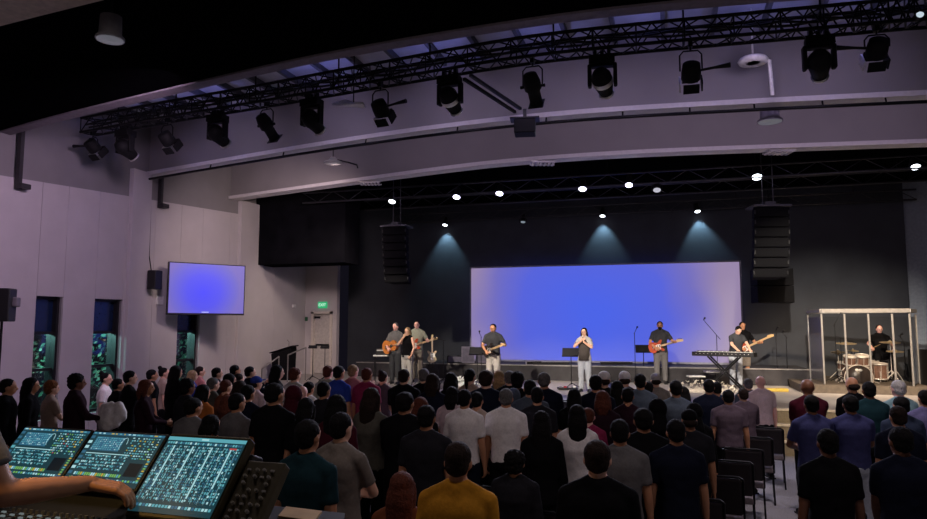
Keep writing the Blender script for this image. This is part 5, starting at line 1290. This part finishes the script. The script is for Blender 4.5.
# line arrays
m_arr = mat('matt_black_cabinet', (0.005, 0.005, 0.006), 0.9, spec=0.1); m_dalu = mat('dull_steel', (0.10, 0.10, 0.11), 0.5, 0.5)
def line_array(px, ytop, ybot, D, w, n, label, yaw):
    a, b = pt(px, ytop, D), pt(px, ybot, D); t = empty('hanging_line_array', a, yaw); H = a.z - b.z; h = H / n
    for k in range(n):
        off = 0.012 * k * k * 0.5; M = Matrix.Translation((0, 0.0 + off, -h * (k + .5))) @ Matrix.Rotation(R(-1.1 * k), 4, 'X')
        bx = MB().add([M @ V(q) for q in ((-w / 2, 0, -h * .47), (w / 2, 0, -h * .47), (w * .36, .45, -h * .4), (-w * .36, .45, -h * .4), (-w / 2, 0, h * .47), (w / 2, 0, h * .47), (w * .36, .45, h * .4), (-w * .36, .45, h * .4))], [(3, 2, 1, 0), (4, 5, 6, 7), (0, 1, 5, 4), (1, 2, 6, 5), (2, 3, 7, 6), (3, 0, 4, 7)]).build('speaker_cabinet', m_arr, t, bevel=0.008)
        MB().box((0, -0.006, 0), (w * .9, 0.014, h * .78), 0, M).build('grille', mat('array_grille', (0.007, 0.007, 0.008), 0.9, spec=0.1), bx)
        for sg in (-1, 1): MB().box((sg * w * .47, -0.012, 0), (0.025, 0.02, h * .35), 0, M).build('rigging_plate', mat('dull_hinge', (0.03, 0.03, 0.03), 0.6), bx)
    MB().box((0, 0.2, 0.03), (w * 1.05, 0.6, 0.05)).box((0, 0.2, 0.10), (w * .3, 0.3, 0.10)).build('flying_frame', m_dalu, t)
    for s in (-1, 1): MB().cone((s * w * .15, 0.2, 0.1), (s * w * .15, 0.2, 6.75 - a.z), 0.012, 0.012, 8).build('hanging_chain', m_dalu, t)
    tag(t, label, 'speaker')
line_array(394, 227, 282, 19.0, 0.72, 7, 'tall black loudspeaker array hanging left of the screen', -0.0)
line_array(771.5, 207, 277, 16.6, 0.86, 7, 'tall black loudspeaker array hanging right of the screen', 0.25)
p = pt(775, 303, 18.6); a = pt(775, 268, 18.6); t = empty('hanging_subwoofer_array', (a.x, a.y, a.z), 0.2)
for k in range(2): MB().box((0, 0.3, -(a.z - p.z) * (k + .5) / 2), (0.95, 0.6, (a.z - p.z) * .48)).build('speaker_cabinet', m_arr, t, bevel=0.01)
MB().cone((0, 0.3, 0), (0, 0.3, 6.75 - a.z), 0.012, 0.012, 8).build('hanging_chain', m_metal, t)
tag(t, 'black subwoofer stack hanging behind the right loudspeaker array', 'speaker')
# left wall devices
c = on_x(152, 280, XW + 0.22); t = empty('wall_mounted_speaker', (XW + 0.22, c.y, c.z)); MB().box((0.08, 0, 0), (0.24, 0.26, 0.46)).build('cabinet', m_plast, t, bevel=0.02); MB().tube([(-0.2, 0, 0.0), (-0.02, 0, 0)], 0.03, 8).build('bracket', m_metal, t); MB().tube([(-0.05, 0.02, 0.23), (-0.14, 0.03, 0.6), (-0.165, 0.03, 2.3)], 0.012, 6).build('cable', m_plast, t); tag(t, 'black loudspeaker on the left wall beside the television', 'speaker')
for px, y0, y1, lb in ((18, 128, 189, 'dark conduit bracket on left wall, far left below the black ceiling'), (160, 174, 208, 'dark conduit bracket on left wall right of the front pilaster')):
    a = on_x(px, y0, XW + 0.12); b = on_x(px, y1, XW + 0.12); t = empty('conduit_wall_mount', (XW + 0.12, b.y, b.z)); MB().box((0, 0, (a.z - b.z) / 2), (0.10, 0.08, a.z - b.z)).build('conduit', mat('dark_grey_conduit', (0.03, 0.028, 0.03), 0.6), t); MB().box((0.05, 0.06, 0.06), (0.18, 0.22, 0.10)).build('lamp_box', mat('dark_grey_conduit', (0.03,) * 3), t, bevel=0.01); tag(t, lb, 'bracket')
c = on_x(158, 300, XW + 0.05); o_ = MB().box((XW + 0.06, c.y + 0.05, c.z), (0.03, 0.24, 0.22)).build('wall_plate', m_white, bevel=0.004); tag(o_, 'pale square plate on the wall left of the television', 'wall plate')
p = pt(3, 305, 11.5); t = empty('side_speaker', p, 0.5); MB().box((0, 0, 0), (0.3, 0.3, 0.55)).build('cabinet', m_plast, t, bevel=0.02); MB().box((0.14, 0.05, 0.05), (0.16, 0.16, 0.16)).build('horn', mat('grey_horn', (0.12, 0.11, 0.12), 0.5), t, bevel=0.02); MB().cone((0, 0, -0.27), (0, 0, -p.z), 0.02, 0.02, 8).build('pole', m_metal, t)
MB().lathe([(0.25, 0), (0.25, 0.02), (0, 0.03)], 20, M=Matrix.Translation((0, 0, -p.z))).build('base', m_metal, t); tag(t, 'black side loudspeaker on a pole at the left edge', 'speaker')
# ------------------------------------------------------------------ mixing console in the booth
RZC = YAW - R(18)
KS = 0.7
OC = EYE + (RT * -1.505 + FH * 3.54 + UPZ * -0.564) * KS + RT * 0.021 + UPZ * 0.008
con = empty('mixing_console', OC, RZC); con.scale = (KS,) * 3
m_con = mat('console_body', (0.012, 0.012, 0.011), 0.5); m_bez = mat('warm_lit_bezel', (0.075, 0.062, 0.030), 0.4, 0.3)  # warm light on the nearest screen's bezel is put into its olive colour
DY, DZ = -0.268, -0.303; SLN = math.hypot(DY, DZ); TILT = math.atan2(-DZ, -DY)   # downward run of a screen
def scr_M(x): # local frame of a screen: X right, Y up the slope, Z out of the glass, origin at the top left corner
    yv = V((0, -DY, -DZ)).normalized(); zv = V((1, 0, 0)).cross(yv)
    M = Matrix((V((1, 0, 0)), yv, zv)).transposed().to_4x4(); M.translation = V((x, 0, 0)); return M
UI = [emat('ui_ground', (0.010, 0.042, 0.055), 1.0), emat('ui_cyan', (0.10, 0.36, 0.42), 1.0), emat('ui_pale', (0.38, 0.66, 0.70), 1.0), emat('ui_green', (0.16, 0.40, 0.10), 1.0), emat('ui_amber', (0.50, 0.36, 0.05), 1.0), emat('ui_red', (0.45, 0.06, 0.06), 1.0), emat('ui_blue', (0.03, 0.12, 0.20), 1.0), emat('ui_dark', (0.002, 0.007, 0.012), 1.0)]
def q(mb, x, y, w, h, m, z=0.002): mb.add([(x, -y, z), (x, -y - h, z), (x + w, -y - h, z), (x + w, -y, z)], [(0, 1, 2, 3)], m)
SW = 0.55
def ui_mixer(seed):
    r = random.Random(seed); mb = MB(); W, H = SW, SLN; q(mb, 0, 0, W, H, 0, 0.001)
    q(mb, 0.0, 0.0, W, 0.018, 6, .0015)
    for k in range(16): q(mb, 0.01 + k * 0.033, 0.004, r.uniform(.01, .026), 0.009, r.choice([1, 2, 2, 6, 4, 5 if k == 9 else 1]))
    q(mb, 0.05, 0.035, 0.22, 0.11, 6, .0015)
    for i in range(7):
        for k in range(12):
            if r.random() < .85: q(mb, 0.055 + k * 0.018, 0.042 + i * 0.0145, r.uniform(.007, .015), 0.006, r.choice([1, 1, 2, 1]))
    mb.tube([(0.28 + 0.022 * math.cos(a), -0.085 + 0.05 * math.sin(a), .002) for a in [2 * PI * i / 16 for i in range(12)]], 0.0012, 4, 2)
    for i in range(9):
        for k in range(11):
            if r.random() < .78: q(mb, 0.325 + k * 0.0195, 0.03 + i * 0.0195, r.uniform(.008, .015), r.uniform(.005, .011), r.choice([1, 1, 2, 2, 3, 4, 1, 5 if r.random() < .2 else 1]))
    for i in range(8): q(mb, 0.004, 0.03 + i * .04, 0.028, 0.022, r.choice([1, 6, 2, 6]))
    q(mb, 0.04, 0.165, 0.33, 0.006, 2)
    for i in range(5):
        for k in range(26):
            if r.random() < .84: q(mb, 0.045 + k * 0.0125, 0.18 + i * 0.024, 0.009, r.uniform(.004, .017), r.choice([1, 1, 1, 2, 6]))
    q(mb, 0.41, 0.225, 0.10, 0.10, 7, .0018)
    for k in range(22): q(mb, 0.05 + k * 0.016, 0.315, 0.012, 0.022, r.choice([3, 3, 1, 2, 4]))
    for k in range(26): q(mb, 0.03 + k * 0.02, 0.352, 0.014, 0.014, r.choice([1, 3, 6, 2, 1]))
    for i in range(9): q(mb, 0.525, 0.2 + i * .018, 0.018, 0.010, r.choice([3, 4, 1, 3]))
    return mb
def ui_grid(seed):
    r = random.Random(seed); mb = MB(); W, H = SW, SLN; q(mb, 0, 0, W, H, 0, 0.001); q(mb, 0, 0, W, 0.02, 1, .0015); q(mb, 0.24, 0.005, 0.05, 0.009, 2)
    for k in range(30): q(mb, 0.012 + k * 0.0176, 0.028, 0.013, 0.012, r.choice([1, 6, 1, 2]))
    for k in range(36):
        x = 0.010 + k * 0.0148
        for i in range(19):
            if r.random() < .86: q(mb, x, 0.05 + i * 0.0155, r.uniform(.004, .0115), r.uniform(.006, .0135), r.choice([1, 1, 1, 2, 6, 6]))
        if k % 3 == 0: q(mb, x + .0122, 0.05, 0.0016, 0.295, 2)
        if k % 9 == 4: q(mb, x, 0.05, 0.009, r.uniform(.15, .29), 2, .0023)
    q(mb, 0.46, 0.048, 0.05, 0.009, 5, .003)
    for k in range(24): q(mb, 0.012 + k * 0.022, 0.362, 0.016, 0.014, r.choice([6, 2, 1, 6]))
    return mb
for i in range(3):
    M = scr_M(-0.482 * i); sy_ = 0.98 if i == 0 else 0.72
    M = M @ Matrix.Scale(sy_, 4, (0, 1, 0)) @ Matrix.Scale(0.455 / 0.55, 4, (1, 0, 0))
    MB().box((0.275, -SLN / 2, -0.03), (0.572, SLN + 0.045, 0.055), 0, M).build('screen_housing', m_bez if i == 0 else m_con, con, bevel=0.008)
    mb = ui_grid(5) if i == 0 else ui_mixer(20 + i)
    o_ = mb.build('display', UI, con); o_.matrix_parent_inverse = Matrix(); o_.matrix_local = M
# body: side cheeks, fader deck, base
bd = MB(); X0, X1 = -1.06, 0.48
prof = [(0.10, -0.06), (0.02, -0.03), (-0.17, -0.245), (-0.285, -0.305), (-0.53, -0.348), (-0.55, -0.42), (0.10, -0.52)]
for i in range(1):
    vs = [(X0, y, z - 0.035) for y, z in prof] + [(X1, y, z - 0.035) for y, z in prof]; n = len(prof)
    bd.add(vs, [(k, k + n, (k + 1) % n + n, (k + 1) % n) for k in range(n)] + [tuple(range(n)), tuple(range(2 * n - 1, n - 1, -1))])
bd.build('body', m_con, con, bevel=0.01)
# fader deck controls
def deck(x, y): return V((x, y, -0.305 - 0.035 + (y + 0.285) * 0.1755))
fd_ = MB(); kn = MB(); bt = MB()
for k in range(40):
    x = X0 + 0.04 + k * 0.0375
    fd_.box(deck(x, -0.44) + V((0, 0, .001)), (0.006, 0.12, 0.003)); fd_.box(deck(x, -0.44 + 0.04 * math.sin(k * 1.7)) + V((0, 0, .009)), (0.014, 0.028, 0.016), 1)
    kn.cone(deck(x, -0.305), deck(x, -0.305) + V((0, 0, .018)), 0.010, 0.008, 10)
    for j in range(3): bt.box(deck(x, -0.325 - 0.018 * j) + V((0, 0, .004)), (0.022, 0.010, 0.008), (k + j) % 3 == 0)
fd_.build('faders', [m_metal, m_alu], con); kn.build('rotary_knobs', mat('grey_knob', (0.10, 0.10, 0.09), 0.4), con); bt.build('buttons', [mat('grey_button', (0.09, 0.09, 0.085), 0.4), emat('lit_button', (0.25, 0.3, 0.3), 0.5)], con)
# right control wing with knobs, sloping like the screens
Mw = scr_M(0.485); Mw.translation = V((0.485, -0.03, -0.082))
wg = MB().box((0.10, -0.22, -0.03), (0.205, 0.44, 0.055), 0, Mw).build('control_wing', mat('dark_olive_panel', (0.075, 0.062, 0.028), 0.5), con, bevel=0.006)
kb = MB(); r = random.Random(9)
for i in range(11):
    for k in range(4):
        if r.random() < .8:
            c = Mw @ V((0.030 + k * 0.042 + r.uniform(-.006, .006), -0.05 - i * 0.034, 0)); n_ = Mw.to_3x3() @ V((0, 0, 1))
            if (i + k) % 3: kb.cone(c - n_ * .004, c + n_ * 0.014, 0.009, 0.007, 10, r.choice([0, 0, 1]))
            else: kb.box((0.030 + k * 0.042, -0.05 - i * 0.034, 0.003), (0.018, 0.009, 0.008), 1, Mw)
kb.build('wing_knobs', [mat('pale_knob', (0.30, 0.28, 0.22), 0.4), mat('silver_knob', (0.6, 0.58, 0.52), 0.35, 0.6)], con)
tag(con, 'black mixing console with three lit angled touch screens in the booth', 'mixing console')
# desk under the console
dk = empty('console_table', OC + UPZ * -0.40, RZC); zt_ = OC.z - 0.40 - 0.8
MB().box((-0.20, -0.12, 0.0), (1.30, 0.50, 0.04)).build('table_top', m_plast, dk, bevel=0.006)
for sx in (-0.8, 0.4):
    for sy in (-0.33, 0.09): MB().box((sx, sy, -zt_ / 2), (0.05, 0.05, zt_)).build('leg', m_metal, dk)
tag(dk, 'dark table carrying the mixing console', 'table')
# case with a wooden inlay right of the console
zc = 1.60
P5 = [on_z(a, b, zc) for a, b in ((205, 499), (345, 513), (338, 545), (175, 540))]
o = sum(P5, V()) / 4; o.z = 0.8
cs = empty('equipment_case', o)
MB().prism([(p.x - o.x, p.y - o.y) for p in P5][::-1], 0, zc - 0.8).build('case_body', m_con, cs, bevel=0.012)
P6 = [on_z(a, b, zc) for a, b in ((286, 508.5), (322, 513), (314, 523), (278, 518))]
MB().prism([(p.x - o.x, p.y - o.y) for p in P6][::-1], zc - 0.8, zc - 0.79).build('wooden_inlay', mat('pale_wood', (0.45, 0.30, 0.14), 0.5, var=0.2, scale=8), cs)
tag(cs, 'black equipment case with pale wooden inlay right of the console', 'case')
# operator seated at the left, only the right arm reaches into view
ob = EYE + RT * -1.63 + FH * 2.108; ob.z = 0.8
of = Fig('m', 'front', wr=(0.371, 0.280, 1.150), hr=(0.35, -0.5, -1), hdir={1: (0.80, 0.5, -0.22)}, wl=(-0.2, 0.33, 1.08), hl=(-1, -0.3, -0.4))
ob_ = dress(lambda: of, ('op', 's'), ob, RZC, (1, 1, 1), 'tan', 'tee', 'grey', 'long', 'denim', 'short', 'black', 0.55, ((0.1, 0.2, -1), (0, 0, -1)), 0.0032, True, 0.011)
tag(ob_, 'sound operator in grey tee reaching a bare arm over the console', 'person')
# emblem on the yellow shirt
for ch in yel.children:
    if ch.name.startswith('shirt'):
        ys = yel.matrix_world
        em = MB(); em.prism([(-0.012, 1.27), (0.012, 1.31), (0.022, 1.315), (0.012, 1.345), (-0.006, 1.35), (-0.022, 1.29)], 0, 0.004, M=Matrix(((1, 0, 0, 0), (0, 0, 1, -0.158), (0, 1, 0, 0), (0, 0, 0, 1))))
        # parent to the shirt as its printed mark
        eo = em.build('shirt_emblem', m_plast, ch)
# white jacket hung over a chair back near the wall
p = pt(109, 416, 10.2); s_ = 0.34; mb = MB(); rr = random.Random(109)
for k in range(10): mb.ell((rr.uniform(-.45, .45) * s_, rr.uniform(-.2, .2) * s_, rr.uniform(-.6, .35) * s_), (s_ * rr.uniform(.25, .42), s_ * rr.uniform(.2, .3), s_ * rr.uniform(.3, .5)), 12, 8)
me = remesh(mb, 0.018, 3, 0.02, 14, 'jacket'); o_ = link('white_jacket', me); o_.location = p; slot(o_, m_cloth('white')); tag(o_, 'white jacket bundled over a chair back near the second window', 'jacket')
put_chair(p.x, p.y + 0.22, R(-10), 'chair carrying the white jacket near the second window', 'empty chairs in the rows')
# ------------------------------------------------------------------ light
def lamp(kind, loc, energy, col, aim=None, **kw):
    l = bpy.data.lights.new(kind.lower() + '_lamp', kind); l.energy = energy; l.color = col
    for k, v in kw.items(): setattr(l, k, v)
    o = bpy.data.objects.new(l.name, l); COL.objects.link(o); o.location = loc
    if aim is not None: o.rotation_euler = (V(aim) - V(loc)).to_track_quat('-Z', 'Y').to_euler()
    return o
WARM = (1.0, 0.86, 0.72)
# front wash out of the moving heads
for px, c, d in KEY:
    lamp('SPOT', c + d * 0.30, {126: 250, 817: 5000, 219: 2500}.get(px, 4500), WARM, c + d * 5, spot_size=R(24 if px != 817 else 40), spot_blend=0.7, shadow_soft_size=0.08)
# pools of light on the back wall standing in for haze beams
for i, p in enumerate(W1):
    if i == 1: continue
    lamp('SPOT', p + V((0, -0.02, -0.05)), 130, (0.45, 0.78, 1.0), p + V((0.10 if i == 3 else 0, 0.16, -1)), spot_size=R(72), spot_blend=0.55, shadow_soft_size=0.05)
for i, (p, q_) in enumerate(PARS[4:]):
    if i in (0, 5, 6): continue
    lamp('SPOT', p + q_ * 0.05, 900, (0.80, 0.78, 1.0), p + V((0, -1.0, -0.75)), spot_size=R(80), spot_blend=0.8, shadow_soft_size=0.08)
# warm wash on the drums and the right wall
lamp('SPOT', (5.5, 14.6, 6.0), 2400, (1.0, 0.74, 0.50), (4.5, 20.5, 1.2), spot_size=R(50), spot_blend=0.8, shadow_soft_size=0.15)
lamp('SPOT', (4.2, 17.6, 6.0), 800, (1.0, 0.80, 0.60), (4.4, 20.0, 1.4), spot_size=R(45), spot_blend=0.7, shadow_soft_size=0.1)  # second unseen spot, added to brighten the drum kit
# blue up-light on the roof deck, unseen violet spots added to tint the ceiling fascias
for px in (170, 290, 410, 530, 650, 770, 890):
    p, d = on_truss(px)
    lamp('SPOT', p + V((0, 0.1, 0.24)), 42, (0.24, 0.26, 1.0), p + V((0, 0.6, 1.0)), spot_size=R(104), spot_blend=0.7, shadow_soft_size=0.1)
    lamp('SPOT', p + V((0, 0.2, -0.3)), 30, (0.80, 0.64, 1.0), p + V((0, 1.0, -0.45)), spot_size=R(110), spot_blend=0.8, shadow_soft_size=0.2)
for px in (75, 120):
    p, d = on_truss(px); lamp('SPOT', p + V((0, 0.1, 0.24)), 30, (0.24, 0.26, 1.0), p + V((0.25, 0.6, 1.0)), spot_size=R(84), spot_blend=0.7, shadow_soft_size=0.1)
for k in range(2, len(pipe) - 2, 10):
    lamp('SPOT', pipe[k] + V((0, 0.45, -0.1)), 42, (0.85, 0.66, 1.0), pipe[k] + V((0, 1.5, 0.15)), spot_size=R(140), spot_blend=0.8, shadow_soft_size=0.2)
# house light
for x, y, e_ in ((-7.0, 4.2, 4), (-3.0, 3.4, 30), (1.2, 4.0, 34), (4.8, 5.6, 34)):
    lamp('AREA', (x, y, 6.05), e_, (1.0, 0.84, 0.88), (x, y + 1.0, 0), shape='DISK', size=1.2)
lamp('SPOT', (1.4, 8.6, 6.05), 480, (1.0, 0.86, 0.88), (1.5, 10.2, 0), spot_size=R(56), spot_blend=0.8, shadow_soft_size=0.3)  # unseen spot added to brighten the aisle
p, d = on_truss(690); lamp('SPOT', p + V((0, 0.35, -0.75)), 1500, (1.0, 0.80, 0.58), (3.6, 15.2, 0.5), spot_size=R(34), spot_blend=0.8, shadow_soft_size=0.12)  # warm spot added at the truss to brighten the stage steps
# wall wash on the left wall
lamp('SPOT', (-7.0, 8.2, 6.0), 850, (0.95, 0.68, 1.0), (-12.3, 11.0, 3.4), spot_size=R(95), spot_blend=0.9, shadow_soft_size=0.5)
lamp('SPOT', (-6.5, 13.0, 5.6), 900, (1.0, 0.76, 0.74), (-12.3, 18.5, 3.2), spot_size=R(80), spot_blend=0.9, shadow_soft_size=0.4)
lamp('SPOT', (-7.5, 16.5, 5.7), 420, (1.0, 0.80, 0.68), (-12.2, 20.6, 1.9), spot_size=R(60), spot_blend=0.9, shadow_soft_size=0.3)  # unseen warm spot added to lift the wall by the exit door
# unseen warm lamps added to light the arm, console and left soffit
lamp('SPOT', tuple(pt(-90, 200, 1.9)), 20, (1.0, 0.60, 0.22), tuple(pt(60, 490, 2.25)), spot_size=R(42), spot_blend=0.6, shadow_soft_size=0.05)
lamp('POINT', (-4.6, 0.3, 3.1), 18, (1.0, 0.72, 0.42), shadow_soft_size=0.08)
# unseen teal points added outside the windows to brighten the foliage
for y in (11.3, 13.0, 15.6):
    lamp('POINT', (-13.35, y - 0.5, 2.6), 190, (0.5, 1.0, 0.92), shadow_soft_size=0.1)
w = bpy.data.worlds.new('night'); SC.world = w; w.use_nodes = True
w.node_tree.nodes['Background'].inputs[0].default_value = (0.10, 0.09, 0.16, 1); w.node_tree.nodes['Background'].inputs[1].default_value = 0.05
SC.view_settings.view_transform = 'Standard'; SC.view_settings.look = 'None'; SC.view_settings.exposure = 0.0; SC.view_settings.gamma = 1; SC.view_settings.use_curve_mapping = False
